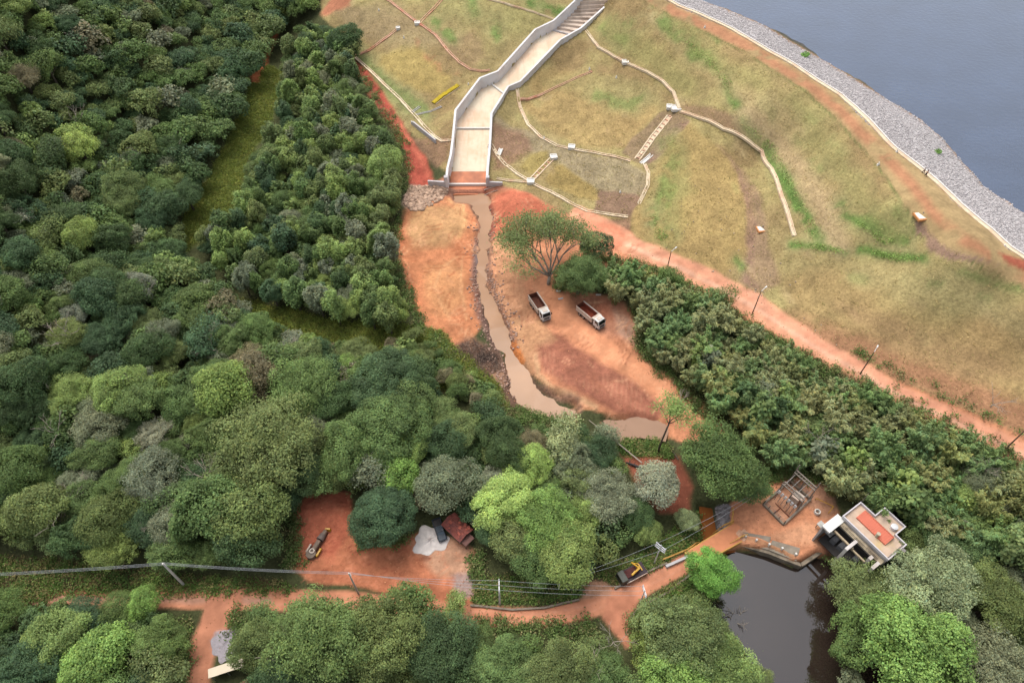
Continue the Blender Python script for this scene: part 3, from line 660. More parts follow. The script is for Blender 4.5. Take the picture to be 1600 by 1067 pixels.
wall('side_wall', Lo, Li); wall('side_wall', Ro, Ri)
mb = MB(); 
fl = [(loc(Li[i] - np.array([0, 0, wall_h(i, nS)])), loc(Ri[i] - np.array([0, 0, wall_h(i, nS)]))) for i in range(nS)]
fm_ = lambda i, f: (fl[i][0].lerp(fl[i + 1][0], f), fl[i][1].lerp(fl[i + 1][1], f))
rows = [fl[i] for i in range(2, 9)] + [fm_(8, .35)]
for r0, r1 in zip(rows, rows[1:]): mb.add([r0[0], r0[1], r1[1], r1[0]], [(0, 1, 2, 3)])
for f in range(len(mb.f)): pass
fo = mb.build('chute_floor', M['floor'], spw)
for p in fo.data.polygons:
    if p.normal.z < 0: p.flip()
mb = MB()
rows = [fm_(8, .35), fl[9], fl[10]]
for r0, r1 in zip(rows, rows[1:]): mb.add([r0[0], r0[1], r1[1], r1[0]], [(0, 1, 2, 3)])
fo = mb.build('basin_floor', M['silt'], spw); fo.location.z += 0.02
for p in fo.data.polygons:
    if p.normal.z < 0: p.flip()
# stepped upper chute
st = MB(); nst = 12
for k in range(nst):
    t0, t1 = k / nst, (k + 1) / nst
    def lerp(t):
        s = t * 2; i = min(int(s), 1); f = s - i
        return fl[i][0].lerp(fl[i + 1][0], f), fl[i][1].lerp(fl[i + 1][1], f)
    a, b = lerp(t0); c, d = lerp(t1); zt = max(c.z, a.z * .25 + c.z * .75)
    A, B, Cc, D = [Vector((q.x, q.y, zt)) for q in (a, b, c, d)]
    lowA, lowB = [Vector((q.x, q.y, zt - 1.7)) for q in (c, d)]
    st.add([A, B, D, Cc], [(0, 1, 2, 3)]); st.add([Cc, D, lowB, lowA], [(0, 1, 2, 3)])
so = st.build('stepped_chute', M['step'], spw)
bm = bmesh.new(); bm.from_mesh(so.data)
for f in bm.faces:
    if f.normal.z < -1e-3: f.normal_flip()
bm.to_mesh(so.data); bm.free()
for i, hh in ((2, .4), (5, .5), (7, .5), (10, .7)):
    mb = MB(); a, b = fl[i]
    if i == 5: a = fl[4][0].lerp(fl[5][0], .4); b = fl[5][1]
    if i == 7: a, b = fl[6][0].lerp(fl[7][0], .26), fl[6][1].lerp(fl[7][1], .17)
    if i == 10: a, b = fm_(9, .45)
    mb.beam(a + Vector((0, 0, hh / 2 - .1)), b + Vector((0, 0, hh / 2 - .1)), .55, hh + .2); mb.build('cross_sill', M['box'] if i != 2 else M['concrete'], spw)
for s, pts, nm in ((-1, Lo, 'wing_wall'), (1, Ro, 'wing_wall')):
    mb = MB(); p = loc(pts[-1]); e = p + Vector((s * (5.2 if s < 0 else 4.0), 1.5 if s < 0 else .8, -2.2))
    mb.beam(p + Vector((0, .2, -2.6)), e + Vector((0, 0, -1)), .6, 3.0); mb.box((p.x + s * -.1, p.y + .6, p.z - 2.1), (.9, 1.2, 5.2)); mb.build(nm, M['concrete'], spw)
mb = MB(); a, b = fl[-1]; mb.beam(a + Vector((0, -.6, -.25)), b + Vector((0, -.6, -.25)), 1.2, .5); mb.build('end_apron', M['silt'], spw)

# ---------------------------------------------------------------- surface drains on the turf
def densify(px, step=1.6):
    w = [P(*q) for q in px]; out = [w[0]]
    for a, b in zip(w, w[1:]):
        n = max(1, int((b - a).length / step))
        for k in range(1, n + 1):
            q = a.lerp(b, k / n); out.append(Vector((q.x, q.y, hgt(q.x, q.y))))
    return out
def drain(px, w, label, mat='drain', steps=False, name='drain_channel', cat='drain', dz=-.06):
    w *= .88
    pts = densify(px, 1.2 if not steps else .8); o = pts[0].copy(); mb = MB(); ed = []; rs = MB()
    for i, p in enumerate(pts):
        d = (pts[min(i + 1, len(pts) - 1)] - pts[max(i - 1, 0)]); d.z = 0; d.normalize(); n = Vector((-d.y, d.x, 0))
        z = max(hgt(p.x + n.x * w / 2, p.y + n.y * w / 2), hgt(p.x - n.x * w / 2, p.y - n.y * w / 2), p.z) + dz
        c = Vector((p.x, p.y, z)) - o; k = .17 * w + .03
        ed.append([c + n * (w / 2) + Vector((0, 0, -.4)), c + n * (w / 2) + Vector((0, 0, .22)), c + n * (w / 2 - k) + Vector((0, 0, .22)), c + n * (w / 2 - k) + Vector((0, 0, .0)),
                   c - n * (w / 2 - k) + Vector((0, 0, .0)), c - n * (w / 2 - k) + Vector((0, 0, .22)), c - n * (w / 2) + Vector((0, 0, .22)), c - n * (w / 2) + Vector((0, 0, -.4))])
    b0 = 0; vs = [q for e in ed for q in e]; fs = []
    for i in range(len(ed) - 1):
        for j in range(7): fs.append((i * 8 + j, (i + 1) * 8 + j, (i + 1) * 8 + j + 1, i * 8 + j + 1))
    fs += [tuple(range(8)), tuple(range(len(ed) * 8 - 1, len(ed) * 8 - 9, -1))]
    mb.add(vs, fs)
    if not steps:
        ob = mb.build(name, M[mat], None, o); bm = bmesh.new(); bm.from_mesh(ob.data); bmesh.ops.recalc_face_normals(bm, faces=bm.faces[:]); bm.to_mesh(ob.data); bm.free()
        return tag(ob, label, cat)
    root = thing(name, label, cat, o); ob = mb.build('curb', M['drain'], root); bm = bmesh.new(); bm.from_mesh(ob.data); bmesh.ops.recalc_face_normals(bm, faces=bm.faces[:]); bm.to_mesh(ob.data); bm.free()
    for i in range(0, len(ed) - 1, 2):
        a, b = ed[i][3], ed[i][4]; rs.beam(a + Vector((0, 0, .1)), b + Vector((0, 0, .1)), .3, .24)
    rs.build('step', M['drain_red'], root); return root
drain([(803,141),(812,165),(825,195),(845,215),(870,228),(893,233),(930,239),(960,245),(985,252)], 1.15, 'curved drain from the spillway wall past a white catch basin to the long stair drain')
drain([(905,57),(935,75),(960,90),(977,98),(1010,113),(1035,128),(1052,145),(1061,170)], 1.05, 'pale drain curving from the upper spillway wall to the large white basins')
drain([(1063,175),(1095,186),(1130,203),(1165,220),(1190,238),(1205,265),(1220,305),(1232,340),(1241,369)], 1.15, 'long pale drain curving down to a loose end in the grass')
drain([(1007,257),(1013,270),(1012,290),(1005,305),(998,319)], 1.1, 'short hooked drain curving down from beside the foot of the long stair drain')
drain([(763,238),(778,244),(790,258),(808,272),(828,284),(860,300),(900,322),(918,330),(950,335),(981,339)], 1.15, 'lower drain from the foot of the spillway along the top of the bare orange soil')
drain([(776,279),(800,283),(825,285)], 1.05, 'short straight drain from the right wing wall to the low catch basin')
drain([(813,156),(825,156),(840,151),(870,136),(900,122),(925,112)], 1.0, 'straight pinkish drain climbing the slope off the curved drain', 'drain_red')
drain([(600,-4),(625,15),(652,36),(680,55),(700,80),(718,98),(735,109),(752,112),(766,110)], 1.1, 'reddish drain winding down the left abutment to the upper spillway wall', 'drain_red')
drain([(692,-2),(678,14),(655,37)], 1.3, 'wide straight drain meeting the white box at the top of the left abutment', 'drain_red')
drain([(750,-3),(800,10),(835,20),(866,31)], 1.0, 'thin pale drain reaching the upper left wall of the spillway across green grass')
drain([(545,76),(553,88),(575,108),(600,132),(625,155),(648,180),(665,200),(680,215),(690,221),(706,219)], 1.25, 'long orange dusted drain along the edge of the red earth strip', 'drain')
drain([(553,88),(577,79),(600,62),(622,45)], 1.3, 'kinked pink drain climbing from the treetop edge to a white head block', 'drain_red')
drain([(644,176),(656,167)], 1.0, 'short grey drain stub, upper of two side by side on the long orange drain', 'concrete')
drain([(650,180),(672,175),(690,167)], .8, 'thin grey side drain, lower of two meeting the long orange drain', 'concrete')
drain([(680,163),(693,153),(718,136)], .7, 'narrow mortar drain beside the bright yellow strip of dry straw')
drain([(1046,183),(1020,215),(995,250)], 2.1, 'long stair drain descending from the white basins through brown soil', 'drain_red', True, 'stair_drain', 'stair drain')
drain([(862,249),(846,265),(831,281)], 2.0, 'short stair drain between two small white catch basins', 'drain_red', True, 'stair_drain', 'stair drain')
drain([(1018,242),(1002,256)], 1.5, 'short open concrete chute beside the foot of the long stair drain', 'box', name='concrete_chute', cat='chute')
drain([(783,233),(779,243)], 1.4, 'small white concrete inlet trough right of the lower spillway wall', 'box', name='inlet_trough', cat='trough')
# yellow strip of straw: a low matted bale line
def straw(px, w, label, c):
    pts = densify(px, 1.0); o = pts[0].copy(); mb = MB()
    for i, p in enumerate(pts[:-1]):
        q = pts[i + 1]; mb.beam(p - o + Vector((0, 0, .2)), q - o + Vector((0, 0, .2)), w * rnd.uniform(.85, 1.1), .35)
    return tag(mb.build('straw_strip', c, None, o), label, 'straw')
straw([(677,162),(690,151),(716,134)], 1.5, 'bright yellow strip of dry straw lying on the left grass slope', material('yellow_straw', (196,170,40), .95, .25, 1))
# retaining wall by the red strip
a, b = P(646,196), P(681,224); mb = MB(); mb.beam(a - a + Vector((0, 0, .3)), b - a + Vector((0, 0, .2)), .5, 2.2); mb.beam(Vector((-.7, .9, .2)), b - a + Vector((-1.0, 1.2, .0)), .35, 1.6)
tag(mb.build('retaining_wall', M['concrete'], None, a), 'low double grey retaining wall beside the red earth strip', 'wall')
# catch basins and boxes
def basin(px, s, label, mat='box'):
    p = P(*px, .1); root = thing('catch_basin', label, 'catch basin', p, rnd.uniform(-.2, .2))
    mb = MB(); t = .25
    for x, y, dx, dy in ((0, s / 2, s, t), (0, -s / 2, s, t), (s / 2, 0, t, s - t), (-s / 2, 0, t, s - t)): mb.box((x, y, .1), (dx, dy, .9))
    mb.build('rim', M[mat], root); k = MB(); k.box((0, 0, .3), (s - t * 1.2, s - t * 1.2, .12)); k.build('lid', M['box'], root)
basin((977,98), 1.9, 'small white catch basin midway along the upper pale drain'); basin((893,230.5), 1.9, 'white catch basin on the curved middle drain')
basin((865,246), 1.9, 'white catch basin at the top of the short stair drain'); basin((829,284), 2.0, 'white catch basin at the foot of the short stair drain')
basin((652,37), 1.7, 'white box where two drains meet on the left abutment'); basin((622,45), 1.3, 'white head block at the upper end of the kinked pink drain')
basin((1056,170), 2.6, 'large white basin where three drains meet at the top of the stair drain'); basin((1047,168), 2.0, 'open white trough box touching the large white basin')
def pad(px, w, label):
    p = P(*px, .05); t = thing('marker_pad', label, 'concrete pad', p, .15); mb = MB(); mb.box((0, 0, -.2), (w, w * .9, .5)); mb.build('slab', M['box'], t); mb = MB(); mb.box((.1, -.1, -.25), (w + .7, w * .9 + .6, .5)); mb.build('soil_rim', material('orange_rim', (232,160,100), .9, .15, 1), t); mb = MB(); mb.cyl((w * .2, w * .15, .3), .12, .6, n=8); mb.build('post', M['galv'], t)
pad((1190,357), 1.9, 'lone pale concrete pad in the brown strip below the long drain'); pad((1440,337), 2.3, 'pale concrete pad with a small post near the crest path')
# inspection markers
for i, (q, lb) in enumerate([((850,217),'white marker post beside the curved middle drain'),((969,301),'white marker post alone on the grey brown berm'),((921,109),'white marker post at the upper end of the pinkish drain'),
      ((963,122),'white marker post on the open grass above the round green patch'),((592,17),'white marker post high on the left abutment'),((631,60),'white marker post below the white head block'),((732,133),'white marker post left of the spillway bend'),
      ((1101,44),'white marker post at the downstream edge of the crest track'),((1229,96),'white marker block against the crest kerb'),((1372,258),'pale marker block on the worn crest turf'),((1401,238),'white marker post beside the crest kerb above the two walkers')]):
    p = P(*q); mb = MB(); mb.box((0, 0, .1), (.55, .55, .5), 0, 0, (.8, .8)); mb.cyl((0, 0, .55), .14, .5, n=8)
    tag(mb.build('marker_post', M['box'], None, p), lb, 'marker')
# drain outlets through the spillway wall
for q, e, lb in [((872,76),(6,3),'yellowish concrete outlet block on the upper right side of the spillway'),((829,118),(6,3),'yellowish concrete outlet block on the right side of the spillway bend')]:
    p = P(*q); mb = MB(); mb.box((0, 0, .4), (2.6, 1.0, 1.0), .6); mb.box((1.2, .9, .3), (1.2, 1.4, .7), .6); tag(mb.build('outlet_block', material('ochre_concrete', (222,170,110), .9, .15, 1), None, p), lb, 'outlet')
# crest kerb
pts = densify(CREST, 3.0); o = pts[0].copy(); mb = MB(); 
for a, b in zip(pts, pts[1:]): mb.beam(a - o + Vector((0, 0, .12)), b - o + Vector((0, 0, .12)), 1.0, .35); 
kb = thing('crest_kerb', 'long pale kerb along the dam crest between grass track and grey stones', 'kerb', o)
mb.build('kerb', M['drain'], kb); mb = MB()
for a, b in zip(pts, pts[1:]):
    n = (b - a).cross(Vector((0, 0, 1))).normalized(); mb.beam(a - o - n * .5 + Vector((0, 0, .3)), b - o - n * .5 + Vector((0, 0, .3)), .3, .5)
mb.build('upstand', M['box'], kb)

# riprap and loose stone
ICO = None
def rocks(name, spots, smin, smax, mat, kind='stuff', label=None, cat=None):
    """one mesh of many irregular stones"""
    bm = bmesh.new(); bmesh.ops.create_icosphere(bm, subdivisions=1, radius=1); bv = np.array([v.co[:] for v in bm.verts]); bf = np.array([[v.index for v in f.verts] for f in bm.faces]); bm.free()
    n = len(spots); sp = np.array(spots); sc = rng.uniform(smin, smax, (n, 1, 1)) * rng.uniform(.6, 1.25, (n, 1, 3)); sc[:, :, 2] *= .7
    v = bv[None] * sc * (1 + rng.uniform(-.22, .22, (n, len(bv), 1))); a = rng.uniform(0, 6.28, n)
    x = v[:, :, 0] * np.cos(a)[:, None] - v[:, :, 1] * np.sin(a)[:, None]; y = v[:, :, 0] * np.sin(a)[:, None] + v[:, :, 1] * np.cos(a)[:, None]
    vv = np.stack([x, y, v[:, :, 2]], 2) + sp[:, None, :]
    ff = (bf[None] + (np.arange(n) * len(bv))[:, None, None]).reshape(-1, 3)
    tone = np.repeat(rng.uniform(.7, 1.15, n), len(bv))[:, None] * np.ones(3)
    o = link(name, np_mesh(name, vv.reshape(-1, 3), ff, {'tone': tone}), None, mat)
    return tag(o, label, cat, kind=kind)
def toned(name, c, rough=.95):
    m = material(name, c, rough, .15, 1.2); n = m.node_tree.nodes; L = m.node_tree.links; b = n['Principled BSDF']; src = b.inputs['Base Color'].links[0].from_socket
    at = n.new('ShaderNodeAttribute'); at.attribute_name = 'tone'; mx = n.new('ShaderNodeVectorMath'); mx.operation = 'MULTIPLY'
    L.new(src, mx.inputs[0]); L.new(at.outputs['Color'], mx.inputs[1]); L.new(mx.outputs[0], b.inputs['Base Color']); return m
def sample_class(cls, n, keep=lambda u, v, z: True):
    out = []; ys, xs = np.nonzero((CLS == cls) & (U > -60) & (U < 1660) & (V > -60)); 
    while len(out) < n:
        k = rng.integers(len(ys)); x, y = XX[ys[k], xs[k]] + rng.uniform(-.5, .5), YY[ys[k], xs[k]] + rng.uniform(-.5, .5); z = hgt(x, y)
        if keep(U[ys[k], xs[k]], V[ys[k], xs[k]], z): out.append((x, y, z + .05))
    return out
rocks('riprap_stones', sample_class(RIPRAP, 13000, lambda u, v, z: z > 25.5), .12, .30, toned('riprap_stone', (214,206,204)))
def along(line, w, n, patch=0):
    out = []
    L = [P(*q) for q in line]
    for _ in range(n):
        i = rnd.randrange(len(L) - 1); q = L[i].lerp(L[i + 1], rnd.random()); x, y = q.x + rnd.gauss(0, w), q.y + rnd.gauss(0, w); out.append((x, y, hgt(x, y) + .08))
    return out
sp_ = along([(742,345),(741,440),(748,480),(766,530),(785,580),(792,610)], 1.3, 700) + along([(768,330),(766,430),(786,480),(808,540)], 1.2, 600) + along([(800,605),(830,645),(880,655)], .8, 120)
rocks('stream_stones', sp_[::2], .10, .36, toned('wet_bank_stone', (196,160,140)))
def in_poly(poly, n, dz=.05):
    us = [p[0] for p in poly]; vs = [p[1] for p in poly]; out = []
    while len(out) < n:
        u, v = rnd.uniform(min(us), max(us)), rnd.uniform(min(vs), max(vs))
        if inside(poly, u, v): p = P(u, v); out.append((p.x, p.y, p.z + dz))
    return out
rocks('rock_rubble', in_poly([(640,292),(690,290),(700,298),(690,312),(660,328),(642,330),(630,318)], 520), .25, .8, toned('pale_rubble_stone', (216,182,156)), 'thing', 'heap of pale broken rock beside the red earth strip and the spillway end', 'rubble')
rocks('stone_bank', in_poly([(1118,792),(1140,788),(1139,815),(1124,834)], 160), .2, .5, toned('grey_bank_stone', (160,152,152)), 'thing', 'bank of grey stones beside the bridge above the brown creek', 'stones')
rocks('dirt_clods', sample_class(DIRT, 2200) + sample_class(ROAD, 300), .04, .15, toned('dirt_clod', (226,156,114)))
rocks('turf_stones', in_poly([(985,358),(1100,425),(1230,500),(1330,556),(1100,250)], 60) , .1, .25, toned('turf_stone', (190,170,150)))

# ---------------------------------------------------------------- foliage
def leaf_material(name, trans=0.35):
    m = bpy.data.materials.new(name); m.use_nodes = True; n = m.node_tree.nodes; L = m.node_tree.links; n.remove(n['Principled BSDF']); out = n['Material Output']
    at = n.new('ShaderNodeAttribute'); at.attribute_name = 'tone'; oi = n.new('ShaderNodeObjectInfo')
    mx = n.new('ShaderNodeVectorMath'); mx.operation = 'MULTIPLY'; L.new(at.outputs['Color'], mx.inputs[0]); L.new(oi.outputs['Color'], mx.inputs[1])
    d = n.new('ShaderNodeBsdfPrincipled'); d.inputs['Roughness'].default_value = .65; d.inputs['Specular IOR Level'].default_value = .25; t = n.new('ShaderNodeBsdfTranslucent'); a = n.new('ShaderNodeMixShader'); a.inputs[0].default_value = trans
    L.new(mx.outputs[0], d.inputs['Base Color']); L.new(mx.outputs[0], t.inputs['Color']); L.new(d.outputs[0], a.inputs[1]); L.new(t.outputs[0], a.inputs[2]); L.new(a.outputs[0], out.inputs['Surface'])
    return m
LEAF = leaf_material('leaf')
LK = 2.85                                  # leaf reflectance against the colour of the whole shaded crown
def norm(v): return v / (np.linalg.norm(v, axis=-1, keepdims=True) + 1e-9)
def leaf_quads(pos, nrm, size, aspect=1.0, tang=None, droop=0):
    """pos,nrm (n,3) size (n,) -> verts (4n,3), faces"""
    n = len(pos); nrm = norm(nrm); t = rng.normal(size=(n, 3)) if tang is None else tang
    t = norm(t - (t * nrm).sum(1, keepdims=True) * nrm); b = np.cross(nrm, t); s = size[:, None] / 2
    v = np.stack([pos - t * s, pos + b * s * aspect * .75 - t * s * .05, pos + t * s, pos - b * s * aspect * .75 + t * s * .05], 1).reshape(-1, 3)
    return v, np.arange(4 * n).reshape(n, 4)
def crown_np(seed, Rr, hc, vr, nl, lr, n, leaf, lo=-.2, out=.8, jit=.22, up=.55, warp=.085):
    g = np.random.default_rng(seed)
    i = np.arange(nl) + .5; z = lo + (1 - lo) * i / nl; th = 2.39996 * i + g.uniform(0, 6); rr = np.sqrt(np.clip(1 - z * z, 0, 1))
    d = norm(np.stack([rr * np.cos(th), rr * np.sin(th), z], 1) + g.normal(size=(nl, 3)) * .2)
    L = Rr * lr * g.uniform(.65, 1.35, nl); cen = d * (Rr - L)[:, None] * g.uniform(.82, 1.08, (nl, 1)); tl = g.uniform(.68, 1.3, nl)
    k = g.choice(nl, n, p=L ** 2 / (L ** 2).sum()); q = norm(g.normal(size=(n, 3)) + d[k] * out + np.array([0, 0, .25])); rad = L[k] * g.uniform(1 - jit * 1.6, 1 + jit, n)
    pos = cen[k] + q * rad[:, None]
    keep = np.ones(n, bool)
    for j in range(nl):
        keep &= ~((np.linalg.norm(pos - cen[j], axis=1) < L[j] * .74) & (k != j))
    pos, q, k = pos[keep], q[keep], k[keep]
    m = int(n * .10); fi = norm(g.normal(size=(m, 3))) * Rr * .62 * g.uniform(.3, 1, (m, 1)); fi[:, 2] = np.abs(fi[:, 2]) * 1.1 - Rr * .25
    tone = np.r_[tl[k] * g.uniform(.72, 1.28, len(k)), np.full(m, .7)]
    P_ = np.r_[pos, fi]; Nn = np.r_[q * .9 + np.array([0, 0, up]) + g.normal(size=q.shape) * .5, g.normal(size=(m, 3))]
    for w_ in range(3):                                          # no crown is a ball: bend it with a few slow waves
        fr = g.normal(size=3) * 1.5 / Rr; P_ = P_ + g.normal(size=3) * np.array([1, 1, .6]) * Rr * warp * np.sin(P_ @ fr + g.uniform(0, 6.28))[:, None]
    P_[:, :2] = P_[:, :2] * np.array([1 + warp, 1 - warp])
    P_ = P_ * np.array([1, 1, vr]) + np.array([0, 0, hc]); sz = leaf * g.uniform(.6, 1.35, len(P_)); sz[-m:] *= 1.8
    v, f = leaf_quads(P_, Nn, sz, 1.15)
    hue = g.normal(size=len(P_)) * .06
    tc = np.repeat(np.stack([tone * (1 + hue), tone, tone * (1 - hue)], 1), 4, 0)
    return v, f, tc
def trunk_mesh(name, seed, hc, Rr, r=.28):
    g = random.Random(seed); mb = MB(); bend = [Vector((g.uniform(-.3, .3), g.uniform(-.3, .3), 0)) for _ in range(4)]
    mb.tube([Vector((0, 0, -.6)), bend[0] * .4 + Vector((0, 0, hc * .35)), bend[1] + Vector((0, 0, hc * .7)), bend[1] + Vector((0, 0, hc * 1.05))], [r * 1.3, r, r * .75, r * .3], 6)
    for k in range(5):
        a = g.uniform(0, 6.28); z0 = hc * g.uniform(.5, .8); e = Vector((math.cos(a), math.sin(a), .55)) * Rr * g.uniform(.5, .75)
        mb.tube([bend[1] * (z0 / hc) + Vector((0, 0, z0)), bend[1] * (z0 / hc) + Vector((0, 0, z0)) + e * .5 + Vector((0, 0, .2)), Vector((0, 0, z0)) + e], [r * .5, r * .33, r * .1], 5)
    me = bpy.data.meshes.new(name); me.from_pydata(mb.v, [], mb.f); me.materials.append(M['bark']); return me
def proto(name, seed, Rr, hc, vr, nl, lr, n, leaf, **k):
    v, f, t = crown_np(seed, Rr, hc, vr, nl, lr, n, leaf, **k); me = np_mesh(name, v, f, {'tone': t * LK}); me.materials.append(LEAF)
    return dict(R=Rr, hc=hc, crown=me, trunk=trunk_mesh(name + '_trunk', seed, hc, Rr, .05 * Rr + .06), data=(v, f, t))
PR = {}
PR['round'] = [proto('round_crown', 100 + i, 5, 6.2, .82, 20 + 7 * i, .36 - .025 * i, 15000, .29, jit=.34) for i in range(6)]       # cauliflower crowns
PR['fine'] = [proto('fine_crown', 130 + i, 5, 6.0, .8, 36 + 6 * i, .27 - .02 * i, 17000, .23, jit=.42, warp=.1) for i in range(5)]
PR['dome'] = [proto('dome_crown', 150 + i, 7.5, 7.2, .7, 70, .2, 38000, .26, jit=.28, warp=.06) for i in range(4)]
PR['loose'] = [proto('loose_crown', 170 + i, 5, 6.4, .9, 26, .3, 5500, .36, jit=.55, out=.5, warp=.12) for i in range(4)]
PR['slim'] = [proto('slim_crown', 190 + i, 2.6, 5.6, 1.45, 22, .32, 3400, .36, jit=.4, lo=-.6) for i in range(5)]
PR['lush'] = [proto('lush_crown', 210 + i, 6, 6.4, .78, 40, .26, 30000, .25, jit=.38) for i in range(2)]
# big multi-headed crowns
def mass(name, seed, Rr, hc, n, leaf, heads):
    g = np.random.default_rng(seed); vs, fs, ts, b = [], [], [], 0
    for k in range(heads):
        a = 2.4 * k + g.uniform(0, .6); d = Rr * .62 * math.sqrt((k + .3) / heads); r = Rr * g.uniform(.36, .52)
        v, f, t = crown_np(seed * 31 + k, r, 0, .85, 16, .34, n // heads, leaf, jit=.4, warp=.1); v = v + np.array([d * math.cos(a), d * math.sin(a), hc + g.uniform(-.16, .2) * Rr - d * .25])
        vs.append(v); fs.append(f + b); ts.append(t * g.uniform(.85, 1.15)); b += len(v)
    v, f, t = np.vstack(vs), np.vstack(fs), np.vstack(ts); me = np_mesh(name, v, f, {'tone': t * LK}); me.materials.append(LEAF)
    return dict(R=Rr, hc=hc, crown=me, trunk=trunk_mesh(name + '_trunk', seed, hc, Rr, .05 * Rr + .06), data=(v, f, t))
PR['mass'] = [mass('headed_crown', 240 + i, 7, 7.5, 34000, .225, 8 + 2 * i) for i in range(5)]
# bamboo: arching canes with drooping leaf sprays
def bamboo(name, seed):
    g = np.random.default_rng(seed); vs, fs, ts, b = [], [], [], 0; canes = MB()
    for c in range(26):
        a = g.uniform(0, 6.28); r0 = g.uniform(0, .7); H = g.uniform(5.0, 8.5); ln = g.uniform(.5, 3.0); base = np.array([r0 * math.cos(a), r0 * math.sin(a), 0]); dr = np.array([math.cos(a), math.sin(a), 0])
        f = lambda t: base + dr * ln * t ** 2.2 + np.array([0, 0, H * (t - .16 * t ** 3)])
        canes.tube([f(t) for t in (0, .35, .65, .9)], [.06, .05, .035, .015], 4)
        n = 170; t = g.uniform(.3, 1.03, n) ** .8; pos = np.array([f(x) for x in t]); spread = (1.05 - t)[:, None] * 1.1 + .22
        o = g.normal(size=(n, 3)) * spread * np.array([.55, .55, .4]); pos = pos + o
        tang = norm(o + dr * .4 + np.array([0, 0, -.35]) + g.normal(size=(n, 3)) * .3); nr = np.array([0, 0, 1.0]) + g.normal(size=(n, 3)) * .45 + dr * .3
        v, fc = leaf_quads(pos, nr, g.uniform(.35, .75, n), .5, tang); tone = g.uniform(.75, 1.2) * g.uniform(.75, 1.25, n)
        vs.append(v); fs.append(fc + b); b += len(v); hue = g.normal(size=n) * .08; ts.append(np.repeat(np.stack([tone * (1 + hue), tone, tone * (1 - hue)], 1), 4, 0))
    me = np_mesh(name, np.vstack(vs), np.vstack(fs), {'tone': np.vstack(ts) * LK}); me.materials.append(LEAF)
    tm = bpy.data.meshes.new(name + '_canes'); tm.from_pydata(canes.v, [], canes.f); tm.materials.append(M['bamboo'])
    return dict(R=2.8, hc=5.2, crown=me, trunk=tm)
M['bamboo'] = material('bamboo_cane', (140,140,80), .6, .15, 2)
PR['bamboo'] = [bamboo('bamboo_sprays', 300 + i) for i in range(6)]
def shrub(name, seed):
    v, f, t = crown_np(seed, 1.5, .75, .75, 14, .36, 900, .3, jit=.45, lo=-.3); me = np_mesh(name, v, f, {'tone': t * LK}); me.materials.append(LEAF)
    mb = MB(); g = random.Random(seed)
    for k in range(4): a = g.uniform(0, 6.28); mb.tube([(0, 0, -.2), (math.cos(a) * .4, math.sin(a) * .4, .5), (math.cos(a) * .9, math.sin(a) * .9, 1.1)], [.06, .045, .02], 4)
    tm = bpy.data.meshes.new(name + '_stems'); tm.from_pydata(mb.v, [], mb.f); tm.materials.append(M['bark'])
    return dict(R=1.5, hc=.75, crown=me, trunk=tm)
PR['shrub'] = [shrub('shrub_leaves', 400 + i) for i in range(5)]

PAL = {'dark': ('dark green', (64,82,46)), 'deep': ('deep blue green', (62,82,52)), 'mid': ('mid green', (82,100,52)), 'olive': ('olive green', (90,102,56)), 'grey': ('grey green', (100,106,80)),
       'vivid': ('vivid green', (92,132,56)), 'light': ('light green', (106,122,62)), 'bright': ('bright green', (100,124,58)), 'lime': ('yellow green', (128,146,72)), 'silver': ('silvery', (118,121,98)), 'brown': ('brownish', (106,100,74)), 'pale': ('pale olive', (122,130,88)),
       'bamboo': ('dull olive', (116,120,78)), 'bamboo2': ('green', (94,114,66)), 'bamboo3': ('yellowish olive', (116,120,70))}
def colour(key, j=.10):
    c = alb(PAL[key][1]) * rnd.uniform(1 - j, 1 + j); c = c * .93 + float(c @ np.array([.3, .59, .11])) * .07; return (c[0] * rnd.uniform(.95, 1.05), c[1], c[2] * rnd.uniform(.92, 1.08), 1)
TREES, CELLS = [], {}
def clear(x, y, r, k):
    i, j = int(x // 10), int(y // 10)
    for a in range(i - 2, i + 3):
        for b in range(j - 2, j + 3):
            for (X, Y, r2) in CELLS.get((a, b), ()):
                if math.hypot(x - X, y - Y) < k * (r + r2): return False
    return True
def plan(u, v, Rr, kind, col, label=None, name='broadleaf_tree', cat='tree', group=None, region=None, k=None):
    pr = rnd.choice(PR[kind]); s = Rr / pr['R']; sz = s * rnd.uniform(.9, 1.15); p = P(u, v, pr['hc'] * sz)
    if k is not None and not clear(p.x, p.y, Rr, k): return False
    CELLS.setdefault((int(p.x // 10), int(p.y // 10)), []).append((p.x, p.y, Rr))
    d = float(proj(p.x, p.y, p.z)[2])
    TREES.append(dict(loc=(p.x, p.y, p.z - pr['hc'] * sz), s=s, sz=sz, pr=pr, col=col, label=label, name=name, cat=cat, group=group, region=region, px=Rr / d, u=u, v=v, man=label is not None)); return True
def px_R(u, v, r): p = P(u, v, 6); return r * float(proj(p.x, p.y, p.z)[2]) / F
